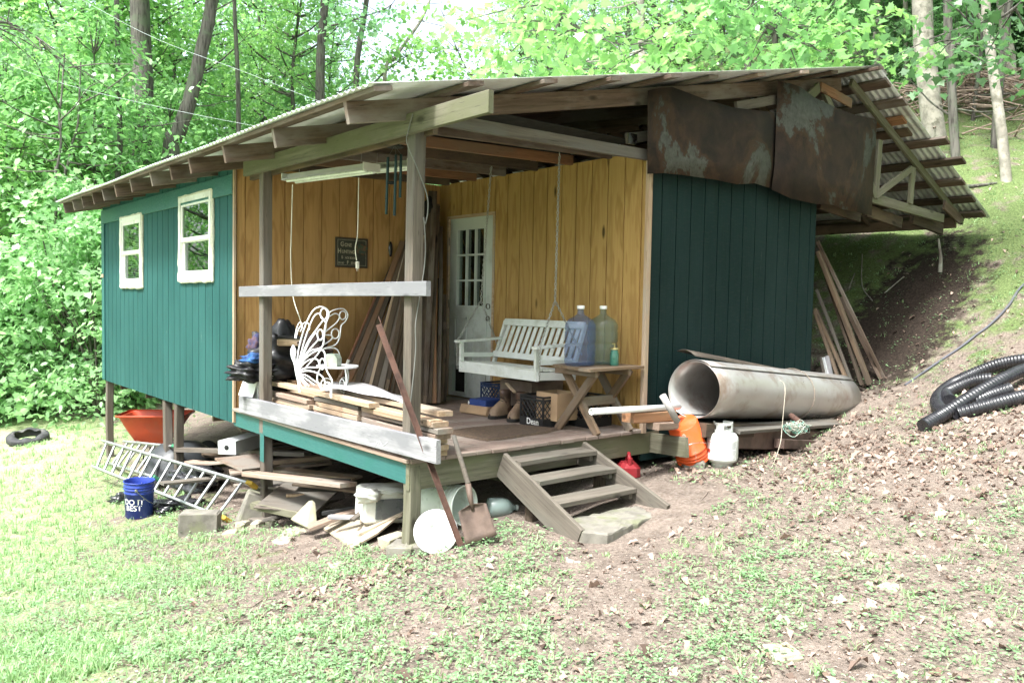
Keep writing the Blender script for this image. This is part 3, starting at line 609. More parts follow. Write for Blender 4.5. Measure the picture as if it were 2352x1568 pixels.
for body, s, x, y, bo, xs_ in (('G', .07, -.30, .20, .002, .8), ('ONE', .05, -.12, .20, .0015, .8), ('H', .07, -.38, -.03, .002, .8), ('UNTING', .05, -.11, -.03, .0015, .8), ('B', .045, -.30, -.21, .001, .8), ('ACK SOON', .03, -.05, -.21, .001, .8), ('TO GO', .026, -.33, -.38, .0008, .8), ('F', .05, -.13, -.385, .0015, .8), ('ISHING', .036, .09, -.385, .001, .8)):
    text('lettering', body, s, LET, Ms @ Matrix.Translation((sw*x, sh*y, .0125)), t, bo, xs_)
# oval plaque
mb = MB(); lump(mb, (0, 0, 0), (.026, .012, .085), 1, 0); o = mb.build('oval_plaque', simple('dark gloss enamel', (.02, .02, .022), None, 5, rough=.08, spec=.8), None, Matrix.Translation(at(897, 572, y=DP-.014)))
tag(o, 'small shiny dark oval plaque on the brown wall right of the sign', 'plaque')
# boards leaning in the porch corner
n = 0
LB1 = ((776, 901, 2.62, 916, 575, 3.06, .04, .03, ORNG), (790, 901, 2.60, 925, 556, 3.08, .14, .03, BOARD), (815, 901, 2.55, 938, 548, 3.08, .12, .03, RAFT), (836, 905, 2.5, 946, 540, 3.06, .12, .025, RAFT), (848, 905, 2.47, 952, 520, 3.05, .05, .03, FRESH), (856, 905, 2.45, 956, 500, 3.05, .10, .03, DARKW),
       (872, 905, 2.42, 962, 500, 3.04, .09, .04, GREY), (886, 905, 2.40, 967, 490, 3.03, .05, .03, RAFT), (897, 905, 2.4, 972, 480, 3.02, .09, .02, FRESH), (910, 905, 2.38, 977, 480, 3.02, .12, .03, BOARD), (922, 905, 2.36, 980, 470, 3.0, .09, .03, RAFT), (934, 905, 2.34, 984, 470, 3.0, .06, .03, DARKW),
       (965, 905, 2.35, 990, 440, 2.98, .12, .03, ORNG), (976, 907, 2.33, 998, 440, 2.96, .12, .03, RAFT), (988, 908, 2.32, 1006, 510, 2.95, .045, .03, GREY), (996, 908, 2.30, 1004, 470, 2.97, .09, .03, ORNG), (1003, 910, 2.34, 1012, 640, 2.75, .12, .025, ORNG), (1010, 910, 2.38, 1019, 740, 2.6, .05, .03, GREY), (765, 901, 2.72, 905, 640, 3.08, .06, .04, GREY))
for (u0, v0, y0, u1, v1, y1, w, th, mt) in LB1:
    p, q = at(u0, v0, y=y0), at(u1, v1, y=y1); k = (p.z-.02)/(q.z-p.z); p = p-(q-p)*k
    w = min(w, .062); n += 1; mt = [RAFT, DARKW, ORNG, DARKW, RAFT, FRESH, DARKW][n % 7]
    for e_ in (0, 1): nboard('leaning_board', p+Vector((.05, -.02, 0))*e_, q+Vector((.035, -.03, random.uniform(-.25, .02)))*e_, w*(1-.35*e_), th, mt if e_ == 0 else random.choice([RAFT, DARKW, ORNG, DARKW, RAFT]), 'long dark weathered board in the bundle leaning into the porch corner', 'board', 'boards leaning in the porch corner', up=(-.5, -.8, .3), warp=.015)
t = empty('broom', at(776, 901, y=2.5), 'long thin pole with a white grip leaning against the corner boards', 'pole')
p, q, a_, b_ = at(768, 905, y=2.4), at(868, 668, y=2.8), at(782, 870, y=2.46), at(790, 845, y=2.49)
MB().tube([p, q], .012, 8).build('pole', simple('varnished pole', (.2, .09, .05), (.14, .06, .035), 9, rough=.4), t)
e_ = lambda s: p.lerp(q, s); MB().tube([e_(.22), e_(.31)], .0165, 10).build('grip', WHITE, t)
mb = MB(); lump(mb, (0, 0, 0), (.09, .05, .13), 5, .15, 4); tag(mb.build('dark_pouch', BLACK, None, Matrix.Translation(at(985, 482, y=2.95))), 'small black pouch hung on the leaning boards beside the post', 'pouch')
# white wire butterfly
ZB = lambda a, b_: ((720+a*.17219)/1.30612, (960+b_*.17219)/1.30612)
Z5 = lambda a, b_: ((700+a*.30608)/1.30612, (680+b_*.30608)/1.30612)
u0b = ZB(980, 920)[0]
def nearP(uv): return at(uv[0], uv[1], d=6.62-.0010*(uv[0]-u0b))
def farP(uv): return at(uv[0], uv[1], d=6.62+.0050*(uv[0]-u0b))
t = empty('butterfly_chair', nearP(ZB(1010, 1100)), 'white wire garden chair with a butterfly wing back behind the lumber pile', 'chair')
def wires(name, lists, pf, r):
    mb = MB()
    for kind, L in lists:
        if kind == 'c':
            (cx_, cy_, rx_, ry_), zf = L; mb.tube([pf(zf(cx_+rx_*math.cos(2*math.pi*k/20), cy_+ry_*math.sin(2*math.pi*k/20))) for k in range(20)], r, 6, closed=True)
        else:
            pts, zf = L; mb.tube(curve_pts([pf(zf(*p)) for p in pts], 6), r, 6)
    return mb.build(name, WGLOSS, t)
Lb = lambda *p: ('l', (p, ZB)); L5 = lambda *p: ('l', (p, Z5))
wires('upper_wing', [L5((618, 1400), (645, 1180), (710, 960), (780, 825), (850, 785), (915, 805), (938, 860), (905, 960), (888, 1060), (884, 1150), (845, 1192), (760, 1215), (690, 1290), (640, 1400)),
    L5((625, 1400), (700, 1110), (780, 900), (835, 850), (862, 880), (900, 935)), L5((630, 1400), (720, 1150), (820, 1000), (890, 905)), L5((635, 1400), (720, 1180), (790, 1060), (820, 1050), (838, 1110), (880, 1090)), L5((640, 1400), (720, 1240), (830, 1110)),
    ('c', ((888, 855, 34, 55), Z5)), ('c', ((852, 1060, 28, 52), Z5))], nearP, .0062)
wires('lower_wing', [Lb((980, 930), (1080, 740), (1250, 580), (1400, 520), (1470, 560), (1490, 700), (1510, 870), (1580, 1000), (1605, 1060), (1590, 1150)), Lb((990, 920), (1100, 770), (1220, 690), (1330, 680), (1375, 740), (1370, 820), (1200, 825), (1080, 860), (1010, 910)),
    ('c', ((1435, 765, 48, 92), ZB)), Lb((1000, 930), (1150, 885), (1300, 905), (1430, 980), (1480, 1080), (1460, 1160)), Lb((1000, 940), (1150, 960), (1300, 1060), (1430, 1130)), Lb((1000, 950), (1120, 1000), (1300, 1130)), Lb((1000, 955), (1090, 1030), (1200, 1150)), Lb((1000, 960), (1060, 1030), (1150, 1150)), ('c', ((1520, 1120, 45, 38), ZB))], nearP, .0064)
wires('body', [Lb((930, 440), (895, 520), (905, 640), (950, 760), (980, 930), (1030, 1140)), Lb((930, 440), (965, 540), (950, 680), (985, 800)), Lb((940, 450), (930, 560), (955, 680)), Lb((950, 760), (1000, 950), (1060, 1140))], nearP, .0072)
wires('antenna', [Lb((955, 310), (985, 160), (1030, 50), (1075, 60), (1085, 130), (1050, 200)), Lb((975, 320), (1010, 190), (1055, 100)), Lb((1090, 70), (1140, 40), (1200, 70), (1215, 150), (1175, 190))], nearP, .0045)
wires('far_wing', [L5((905, 1000), (930, 860), (1000, 812), (1080, 806), (1122, 860), (1100, 925), (1058, 970), (1042, 1080), (1000, 1155), (895, 1190)), L5((900, 1030), (1010, 940), (1040, 880), (1000, 850), (930, 885)), L5((880, 1160), (960, 1105), (962, 1065), (900, 1060)), L5((880, 1195), (990, 1188), (1035, 1230), (1048, 1310)), ('c', ((1073, 868, 32, 42), Z5)), ('c', ((999, 1047, 38, 48), Z5)), L5((905, 1000), (860, 1200), (700, 1390))], farP, .0055)
wires('chair_leg', [Lb((1010, 960), (1040, 1250))], nearP, .010); wires('chair_leg', [Lb((1590, 1150), (1590, 1350))], nearP, .010)
# side table with lantern box
c = at(*ZB(1700, 800), d=7.05); t = empty('side_table', (c.x, c.y, 0), 'small round white wire side table behind the butterfly chair', 'side table')
MB().lathe([(0, 0), (.17, 0), (.18, .008), (.18, .018), (.17, .012), (0, .012)], 28).build('table_top', WGLOSS, t, Matrix.Translation((c.x, c.y, c.z-.012)))
for k in range(3):
    a = k*2.09+.5; d0 = Vector((math.cos(a), math.sin(a), 0)); mb = MB().tube(curve_pts([c+d0*.14, c+d0*.17+Vector((0, 0, -.12)), c+d0*.10+Vector((0, 0, -.3)), Vector((c.x, c.y, .01))+d0*.16]), .007, 6)
    mb.tube([c+d0*(.09+.05*math.cos(q))+Vector((0, 0, -.16+.055*math.sin(q))) for q in [2*math.pi*i/14 for i in range(14)]], .005, 6, closed=True); mb.build('leg', WGLOSS, t)
o = MB().prism([(-.055, 0), (.055, 0), (.055, .07), (.03, .105), (-.045, .105), (-.055, .07)], .10).build('lantern_box', simple('pale green metal', (.42, .50, .44), (.36, .42, .37), 8, rough=.5, dirt=(.25, .25, .2)), None, Matrix.Translation(at(*ZB(1640, 790), d=7.0)+Vector((.03, .03, -.005))) @ Matrix.Rotation(-.9, 4, 'Z') @ Matrix.Rotation(math.pi/2, 4, 'X'))
tag(o, 'pale green square box with sloping top on the small round table', 'box')
# heap of bags and boxes behind the left post
BAGM = simple('black nylon', (.012, .012, .014), (.03, .03, .033), 7, rough=.45, bumps=.5)
BLUEM = simple('blue plaid cloth', (.03, .12, .32), (.02, .03, .10), 22, rough=.8)
for (a, b_, dd_, r, lab) in ((200, 900, 7.65, (.20, .16, .10), 'black folded bag on the white box left of the porch post'), (690, 700, 7.9, (.26, .2, .30), 'big black garbage bag heaped behind the butterfly chair'), (640, 560, 8.0, (.16, .13, .10), 'crumpled black jacket on top of the big black bag'), (1280, 620, 7.6, (.16, .14, .17), 'dark brown lumpy bag seen through the butterfly wings')):
    mb = MB(); lump(mb, (0, 0, 0), r, a, .24, 6.5, nu=44, nv=30); tag(mb.build('bag', BAGM if a < 1000 else simple('brown fur cloth', (.05, .03, .025), (.02, .014, .012), 12, rough=.9), None, Matrix.Translation(at(*ZB(a, b_), d=dd_))), lab, 'bag')
mb = MB(); lump(mb, (0, 0, 0), (.10, .08, .06), 11, .25, 5); tag(mb.build('cloth_bundle', BLUEM, None, Matrix.Translation(at(*ZB(235, 690), d=7.6))), 'bright blue cloth bundle beside the left porch post', 'cloth')
mb = MB(); lump(mb, (0, 0, 0), (.07, .07, .11), 12, .2, 5); tag(mb.build('cloth_bundle', simple('navy cloth', (.03, .035, .09), (.10, .05, .05), 14, rough=.9), None, Matrix.Translation(at(*ZB(270, 470), d=7.75))), 'dark blue and red cloth bundle above the bright blue one', 'cloth')
Mt = Matrix.Translation(at(*ZB(950, 380), d=7.7)) @ Matrix.Rotation(-.7, 4, 'Z')
tag(MB().rbox((-.14, -.1, -.035), (.14, .1, .035), .01).box((-.15, -.11, .036), (.15, .11, .05), 1).build('shoe_box', [FRESH, BLACK], None, Mt), 'shallow tan box with a black lid behind the butterfly antennae', 'box')
MB_ = MB(); CARD = simple('cardboard', (.40, .27, .16), (.35, .23, .14), 4, rough=.9, dirt=(.28, .19, .12))
WCARD = simple('white card', (.80, .80, .80), (.76, .76, .77), 4, rough=.7)
def carton(name, M, w, d, h, mat, label, flaps=(), cat='box'):
    mb = MB(); th = .005
    for (p, q) in (((-w/2, -d/2, 0), (w/2, d/2, th)), ((-w/2, -d/2, th), (-w/2+th, d/2, h)), ((w/2-th, -d/2, th), (w/2, d/2, h)), ((-w/2+th, -d/2, th), (w/2-th, -d/2+th, h)), ((-w/2+th, d/2-th, th), (w/2-th, d/2, h))): mb.box(p, q)
    o = mb.build(name, mat, None, M); tag(o, label, cat)
    for (side, ang, ln) in flaps:
        W_ = w if side in 'fb' else d; rot = {'f': 0, 'r': math.pi/2, 'b': math.pi, 'l': -math.pi/2}[side]; off_ = d/2 if side in 'fb' else w/2
        MB().box((-W_/2+.004, -ln, -.002), (W_/2-.004, 0, .002)).build('flap', mat, o, M @ Matrix.Rotation(rot, 4, 'Z') @ Matrix.Translation((0, -off_, h)) @ Matrix.Rotation(ang, 4, 'X'))
    return o
carton('carton', Matrix.Translation((.16, 2.86, .0)), .22, .34, .30, WCARD, 'white cardboard box with a drooping flap behind the kick board', (('l', 1.25, .17), ('f', -.5, .1)))
carton('carton', Matrix.Translation((.55, 2.75, .0)) @ Matrix.Rotation(.1, 4, 'Z'), .42, .36, .30, CARD, 'brown cardboard carton under the black bags', (('f', .6, .12),))
# lumber along the rail
lay = [(.02, 0), (.06, 0), (.10, 0), (.14, 0), (.18, 0)]
for k in range(6):
    z = .022+.041*k
    for (ya, yb, jx) in ((2.72-.02*k, 1.80, .0), (1.74, .98, .015), (.95, -.06, .03)):
        if k == 5 and ya > 2: continue
        nboard('stacked_board', (.20+jx+random.uniform(-.012, .012), yb+random.uniform(-.05, .05), z), (.20+jx+random.uniform(-.012, .012), ya+random.uniform(-.02, .02), z), .13, .037, random.choice([FRESH, BOARD, BOARD, FRESH, ORNG, GREY] if k % 2 else [FRESH, BOARD]), 'short tan board in the neat lumber stack behind the kick board', 'board', 'lumber stacked along the porch rail', warp=.009)
        if k < 5 and jx < .02: nboard('stacked_board', (.35, yb+.1, z), (.35, ya-.1, z), .13, .037, random.choice([FRESH, BOARD]), 'short tan board in the neat lumber stack behind the kick board', 'board', 'lumber stacked along the porch rail', warp=.003)
nboard('long_plank', (.16, .75, .275), (.20, 2.80, .275), .09, .037, FRESH, 'long pale plank lying on top of the stack at its left end', 'board', up=(0, 0, 1))
nboard('long_plank', (.20, -.03, .238), (.26, 1.7, .245), .10, .037, FRESH, 'long notched plank with nail holes on the right half of the stack', 'board')
nboard('long_plank', (.30, -.0, .29), (.36, 1.0, .285), .12, .036, FRESH, 'upper pale plank on the right end of the stack beside the corner post', 'board')
nboard('long_plank', (.36, .9, .285), (.42, 2.5, .28), .10, .036, BOARD, 'pinkish plank on the stack behind the pale long plank', 'board')
# plastic sheet sagging over the stack
mb = MB(); vs = []; NU, NV = 24, 8
A, B_, C_, D_ = Vector((.15, 1.62, .31)), Vector((.30, .48, .29)), Vector((.62, .9, .27)), Vector((.50, 1.9, .35))
for i in range(NU+1):
    for j in range(NV+1):
        s, q = i/NU, j/NV; p = A.lerp(B_, s).lerp(D_.lerp(C_, s), q); p.z += .045*math.sin(s*math.pi)*(1-.5*q)+.012*math.sin(s*9+q*5)+.02*math.sin(q*3.1); vs.append(p)
o = mb.add(vs, [(i*(NV+1)+j, (i+1)*(NV+1)+j, (i+1)*(NV+1)+j+1, i*(NV+1)+j+1) for i in range(NU) for j in range(NV)], 0, True).build('plastic_sheet', simple('pale plastic sheet', (.55, .53, .55), (.47, .45, .48), 4, rough=.45))
o.modifiers.new('t', 'SOLIDIFY').thickness = .003; tag(o, 'pale curled plastic sheet lying across the lumber stack', 'sheet')
# rusty angle iron
p, q = at(1058, 1252, d=5.34), at(864, 730, d=5.52); M = axis(p, q, (-.5, -.8, .1)); L = (q-p).length
tag(MB().box((0, -.02, 0), (L*.97, .02, .005)).box((0, .015, .005), (L*.75, .02, .034)).box((0, -.02, .005), (L, -.015, .032)).build('angle_iron', RUST, None, M), 'rusted angle iron leaning against the corner post from the ground', 'iron bar')
# porch swing
sx0, sx1, sya, syb = 1.70, 2.12, .60, 1.74
t = empty('porch_swing', ((sx0+sx1)/2, (sya+syb)/2, .45), 'white slatted wooden porch swing hanging on chains before the honey wall', 'swing')
PB = lambda nm, p, q, w, th, up=(0, 0, 1): board(nm, p, q, w, th, WPAINT, t, up=up, warp=.002, ch=.003, n=2)
PB('seat_rail', (sx0, sya, .44), (sx0, syb, .44), .03, .09, (0, 0, 1)); PB('seat_rail', (sx1, sya, .42), (sx1, syb, .42), .03, .08)
for k in range(6): PB('seat_slat', (sx0+.02+k*.075, sya, .492-.004*k), (sx0+.02+k*.075, syb, .492-.004*k), .066, .018)
bt, bb = Vector((2.26, 0, .89)), Vector((2.10, 0, .53)); nrm = Vector((-(bt.z-bb.z), 0, bt.x-bb.x)).normalized()
for z, w in ((.97, .07), (.08, .06)):
    c = bb.lerp(bt, z); PB('back_rail', c+Vector((0, sya, 0)), c+Vector((0, syb, 0)), w, .022, nrm)
for k in range(13):
    y = sya+.07+(syb-sya-.14)*k/12; PB('back_slat', bb.lerp(bt, .04)+Vector((-.004, y, 0))-nrm*.018, bb.lerp(bt, .99)+Vector((-.004, y, 0))-nrm*.018, .047, .014, nrm)
for y in (sya, syb):
    PB('back_post', bb+Vector((.01, y, -.1)), bt+Vector((.01, y, 0)), .04, .03, (0, 1, 0))
    PB('armrest', (sx0-.05, y, .69), (sx1+.08, y, .715), .07, .024); PB('arm_post', (sx0, y+(.018 if y < 1 else -.018), .42), (sx0, y+(.018 if y < 1 else -.018), .68), .045, .03, (0, 1, 0)); PB('side_rail', (sx0, y, .44), (sx1+.03, y, .42), .03, .07)
    PB('side_rail', (sx0+.02, y, .56), (sx1+.03, y, .55), .02, .045)
    hk = at(1128, 385, x=1.95) if y > 1 else at(1285, 360, x=1.95); jn = at(1105, 690, x=1.95) if y > 1 else at(1275, 690, x=1.95)
    mb = MB(); chain(mb, hk, jn); chain(mb, jn, (sx0-.01, y+(.03 if y > 1 else -.03), .70)); chain(mb, jn, (sx1+.08, y+(.03 if y > 1 else -.03), .62)); chain(mb, (sx0-.015, y+(.035 if y > 1 else -.035), .70), (sx0-.012, y+(.035 if y > 1 else -.035), .42)); mb.build('chain', CHAIN, t)
    MB().tube(curve_pts([hk+Vector((0, 0, .06)), hk+Vector((0, 0, .02)), hk+Vector((.012, 0, 0)), hk+Vector((0, 0, -.014))]), .005, 6).rbox((-.035, -.035, .05), (.035, .035, .062), .003, M=Matrix.Translation(hk)).build('hook', CHAIN, t)
# little table with crossed legs
TBL = wood('brown table wood', (.20, .135, .085), (.10, .065, .04), (.17, .14, .11), rnd=.1)
t = empty('cross_leg_table', (1.97, .16, 0), 'low rough wooden table on crossed legs at the porch edge, two jugs on it', 'table')
for k, y in enumerate((-.03, .105, .24, .375)): board('table_top', (1.64+.03*k, y, .547), (2.33, y+.035, .547), .132, .024, TBL, t, warp=.003)
for x in (1.80, 2.20):
    board('leg', (x-.018, -.03, .535), (x-.018, .42, 0.0), .07, .034, TBL, t, up=(1, 0, 0)); board('leg', (x+.018, .40, .535), (x+.018, -.02, 0.0), .07, .034, TBL, t, up=(1, 0, 0)); board('apron', (x-.05, -.06, .515), (x-.05, .42, .515), .03, .06, TBL, t)
board('stretcher', (1.8, .155, .26), (2.2, .155, .26), .03, .08, TBL, t)
# water jugs
def glassmat(name, col, mixf): 
    m, nt, b, out = newmat(name); b.inputs['Base Color'].default_value = (*col, 1); b.inputs['Roughness'].default_value = .10; b.inputs['Specular IOR Level'].default_value = 1.0; b.inputs['Coat Weight'].default_value = .6; b.inputs['Coat Roughness'].default_value = .05
    tr = nd(nt, 'ShaderNodeBsdfTransparent'); tr.inputs[0].default_value = (*[min(1, c*.7+.68) for c in col], 1); mx = nd(nt, 'ShaderNodeMixShader'); mx.inputs[0].default_value = mixf
    nt.links.new(b.outputs[0], mx.inputs[1]); nt.links.new(tr.outputs[0], mx.inputs[2]); nt.links.new(mx.outputs[0], out.inputs[0]); return m
JB = glassmat('blue jug plastic', (.11, .17, .31), .78); JG = glassmat('green jug plastic', (.15, .24, .22), .80); JS = glassmat('green glass', (.05, .22, .16), .4)
def jug(c, mat, label, s=1.0):
    prof = [(0, 0), (.11, .0), (.128, .012), (.132, .04), (.126, .075), (.132, .085), (.132, .165), (.125, .175), (.125, .190), (.132, .20), (.132, .28), (.126, .29), (.132, .31), (.130, .345), (.105, .385), (.055, .415), (.032, .43), (.028, .445), (.028, .49)]
    o = MB().lathe([(r*s, z*s) for r, z in prof], 28).build('water_jug', mat, None, Matrix.Translation(c)); tag(o, label, 'water jug', 'water jugs')
    MB().lathe([(.031*s, .478*s), (.033*s, .50*s), (.03*s, .506*s), (0, .507*s)], 16).build('cap', WHITE, o, Matrix.Translation(c)); return o
jc = at(1331, 838, z=.560); print('JUG', jc, at(1383, 836, z=.56), at(1400, 836, z=.56))
jug(Vector((1.85, .24, .560)), JB, 'large clear blue water jug on the crossed leg table', 1.0)
jug(Vector((2.125, .24, .560)), JG, 'large clear greenish water jug behind the blue one', 1.0)
c = Vector((2.09, .065, .560)); o = MB().lathe([(0, 0), (.035, 0), (.038, .01), (.038, .10), (.03, .125), (.03, .14)], 16).build('soap_bottle', JS, None, Matrix.Translation(c)); tag(o, 'small green glass jar with a pump on the table right of the jugs', 'bottle')
MB().lathe([(.033, .138), (.033, .152), (0, .153)], 14).tube([(0, 0, .15), (0, 0, .19)], .006, 8).tube([(0, 0, .188), (-.03, 0, .186)], .005, 6).build('pump', simple('brass pump', (.4, .33, .15), None, 5, rough=.4, metal=.6), o, Matrix.Translation(c))
# milk crates
CRT = simple('black crate plastic', (.014, .014, .015), (.022, .022, .022), 9, rough=.45)
def milk_crate(M, label, txt=True, mat=CRT):
    w = .31; h = .27; mb = MB(); f_ = .014
    o = None
    for k in range(4):
        R = Matrix.Rotation(k*math.pi/2, 4, 'Z') @ Matrix.Translation((0, -w/2, 0)); a = w/2
        for z0_, z1_ in ((0, .075), (.225, .245), (.253, h)): mb.box((-a+f_, 0, z0_), (a-f_, f_, z1_), 0, R)
        mb.box((-a, 0, 0), (-a+f_, f_, h), 0, R)
        for i in range(-6, 7):
            for s in (-1, 1):
                x0 = i*.05; p = Vector((x0, .006, .075)); q = Vector((x0+s*.13, .006, .225))
                if abs(p.x) > a-f_ or abs(q.x) > a-f_:
                    def clip(P, Q):
                        d_ = Q-P; t0, t1 = 0, 1
                        for lim, sg in ((a-f_, 1), (-(a-f_), -1)):
                            if sg*d_.x > 0: t1 = min(t1, (lim-P.x)/d_.x)
                            elif sg*d_.x < 0: t0 = max(t0, (lim-P.x)/d_.x)
                        return (P+d_*t0, P+d_*t1) if t1-t0 > .05 else None
                    r_ = clip(p, q)
                    if not r_: continue
                    p, q = r_
                mb.tube([p, q], .0045, 4, cap=False, M=R)
    mb.box((-w/2+f_, -w/2+f_, 0), (w/2-f_, w/2-f_, .012)); o = mb.build('milk_crate', mat, None, M); tag(o, label, 'crate', 'milk crates')
    if txt: text('lettering', 'Dean', .075, WHITE, M @ Matrix.Rotation(-math.pi/2, 4, 'Z') @ Matrix.Translation((0.02, -w/2-.0005, .018)) @ Matrix.Rotation(math.pi/2, 4, 'X'), o, .001)
    return o
milk_crate(Matrix.Translation((1.84, .66, 0)), 'black milk crate with white lettering beside the work boots')
milk_crate(Matrix.Translation((2.17, .45, 0)), 'black lattice milk crate behind the crossed table legs', False)
carton('carton', Matrix.Translation((1.90, .56, .06)), .25, .27, .24, CARD, 'brown cardboard box standing in the black milk crate', (('r', 1.0, .1),))
# boots
LEA = simple('brown leather', (.10, .055, .038), (.05, .03, .022), 8, rough=.5, dirt=(.22, .15, .10), dirtscale=9); SOLE = simple('dark rubber sole', (.025, .022, .02), None, 6, rough=.8); TOE = simple('scuffed tan leather', (.26, .18, .12), (.18, .12, .08), 12, rough=.6)
def boot(M, label):
    t = empty('boot', M.translation, label, 'boot', 'pair of work boots')
    secs = []
    def ring(x, z, rx, ry, n=14): return [(x+rx*math.cos(2*math.pi*k/n), ry*math.sin(2*math.pi*k/n), z) for k in range(n)]
    up_ = [ring(-.045, .03, .062, .042), ring(-.05, .08, .058, .042), ring(-.045, .12, .055, .043), ring(-.04, .17, .058, .046), ring(-.038, .22, .062, .05), ring(-.038, .255, .066, .053), ring(-.038, .256, .058, .046), ring(-.038, .15, .05, .04)]
    mb = MB(); mb.add(sum(up_, []), [(i*14+k, i*14+(k+1) % 14, (i+1)*14+(k+1) % 14, (i+1)*14+k) for i in range(len(up_)-1) for k in range(14)], 0, True); mb.build('shaft', LEA, t, M)
    mb = MB(); vs = []; NX = 10
    for i in range(NX+1):
        s = i/NX; x = -.03+.20*s; wv = .042+.012*math.sin(s*2.6); wv *= math.sqrt(max(1-max(0, (s-.72)/.28)**2, .02)); hv = .125*(1-s)**1.3+.058*(1 if s < .85 else math.sqrt(max(1-((s-.85)/.15)**2*.8, .1)))
        for k in range(9): a = math.pi*k/8; vs.append((x, wv*math.cos(a), .028+hv*math.sin(a)))
    mb.add(vs, [(i*9+k, (i+1)*9+k, (i+1)*9+k+1, i*9+k+1) for i in range(NX) for k in range(8)], 0, True).build('toe_cap', TOE, t, M)
    mb = MB(); out_ = [(-.105, -.03), (-.11, 0), (-.105, .03), (-.05, .046), (.05, .047), (.11, .054), (.15, .045), (.175, .02), (.178, 0), (.175, -.02), (.15, -.045), (.11, -.054), (.05, -.047), (-.05, -.046)]
    mb.prism(out_, .03).build('sole', SOLE, t, M)
    for k in range(4): MB().tube([(.012-.012*k+.02, -.03, .125+.028*k), (.035-.012*k+.012, 0, .135+.028*k), (.012-.012*k+.02, .03, .125+.028*k)], .004, 5).build('lace', SOLE, t, M)
boot(Matrix.Translation((1.80, 1.20, .003)) @ Matrix.Rotation(math.radians(188), 4, 'Z'), 'worn brown work boot farther from the black milk crate')
boot(Matrix.Translation((1.82, .98, .003)) @ Matrix.Rotation(math.radians(200), 4, 'Z'), 'worn brown work boot touching the black milk crate')
# cartons under the swing
carton('carton', Matrix.Translation((1.86, 1.52, 0)) @ Matrix.Rotation(.15, 4, 'Z'), .34, .36, .09, CARD, 'flat open cardboard tray on the deck left of the boots', (('l', 1.3, .08),))
BLU = simple('blue printed card', (.03, .06, .22), (.025, .05, .18), 7, rough=.5)
o = MB().rbox((-.12, -.11, 0), (.12, .11, .13), .008).build('blue_carton', BLU, None, Matrix.Translation((1.86, 1.53, .012)) @ Matrix.Rotation(.15, 4, 'Z')); tag(o, 'blue carton with white letters in the cardboard tray', 'box')
text('lettering', 'N B W', .06, WHITE, Matrix.Translation((1.737, 1.55, .075)) @ Matrix.Rotation(.15, 4, 'Z') @ Matrix.Rotation(-math.pi/2, 4, 'Z') @ Matrix.Rotation(math.pi/2, 4, 'X'), o, .002)
milk_crate(Matrix.Translation((2.18, 1.68, 0)), 'blue plastic crate under the swing by the door', False, simple('blue crate plastic', (.03, .055, .13), None, 6, rough=.45))
carton('crate_of_jars', Matrix.Translation((2.14, 1.18, .10)), .40, .46, .24, simple('brown wood box', (.20, .15, .12), (.13, .095, .075), 8, rough=.8), 'brown wooden box under the swing seat', cat='box')
nboard('wood_scrap', (1.78, 1.12, .33), (1.72, .93, .27), .03, .015, FRESH, 'short tan stick lying across the boots', 'stick')
# doormat
mb = MB(); pts = [at(u, v, z=.012) for u, v in ((1018, 990), (1075, 982), (1130, 977), (1185, 974), (1240, 979), (1285, 984), (1255, 992), (1200, 1000), (1150, 1007), (1118, 1010), (1070, 1001))]
cpt = sum((Vector(p) for p in pts), Vector())/len(pts); n_ = len(pts); MAT = simple('brown coir mat', (.11, .075, .05), (.065, .045, .032), 40, rough=1, bumps=1)
mb.add([tuple(p+Vector((0, 0, -.011))) for p in pts]+[tuple(p.lerp(cpt, .05)+Vector((0, 0, .006))) for p in pts]+[tuple(cpt+Vector((0, 0, .008)))], [(i, (i+1) % n_, n_+(i+1) % n_, n_+i) for i in range(n_)]+[(n_+i, n_+(i+1) % n_, 2*n_) for i in range(n_)])
tag(mb.build('doormat', MAT), 'brown half oval doormat at the top of the steps', 'doormat')
# steps
t = empty('wooden_steps', (1.2, -.5, gz(1.2, -.6)), 'three tread grey wooden steps up to the porch deck', 'steps')
for x, p1 in ((.79, (-.9, -.47)), (1.62, (-.95, -.42))):
    a, b_ = Vector((x, -.035, -.02)), Vector((x, p1[0]-.02, p1[1])); mb = MB(); w = .19
    d_ = (b_-a).normalized(); dn = Vector((0, d_.z, -d_.y)); dn = dn if dn.z < 0 else -dn
    pts = [a, b_, b_+Vector((0, .28, -.02)), a+Vector((0, 0, -.24))]
    board('stringer', (a+Vector((0, 0, -.10))), (b_+Vector((0, .06, -.035))), .035, .20, STAIR, t, up=(0, 0, 1), warp=.004)
for k, (z, y) in enumerate(((-.072, -.22), (-.176, -.43), (-.292, -.64))):
    board('tread', (.81, y+.085, z-.018), (1.60, y+.085, z-.018), .19, .036, STAIR, t, warp=.005)
    for x in (.84, 1.57): board('tread_cleat', (x, y+.16, z-.06), (x, y+.02, z-.06), .035, .045, STAIR, t, n=2)
for x in (.86, 1.56): board('riser_block', (x, -.3, gz(x, -.3)), (x, -.3, -.2), .06, .08, DARKW, t, n=2, up=(0, 1, 0))
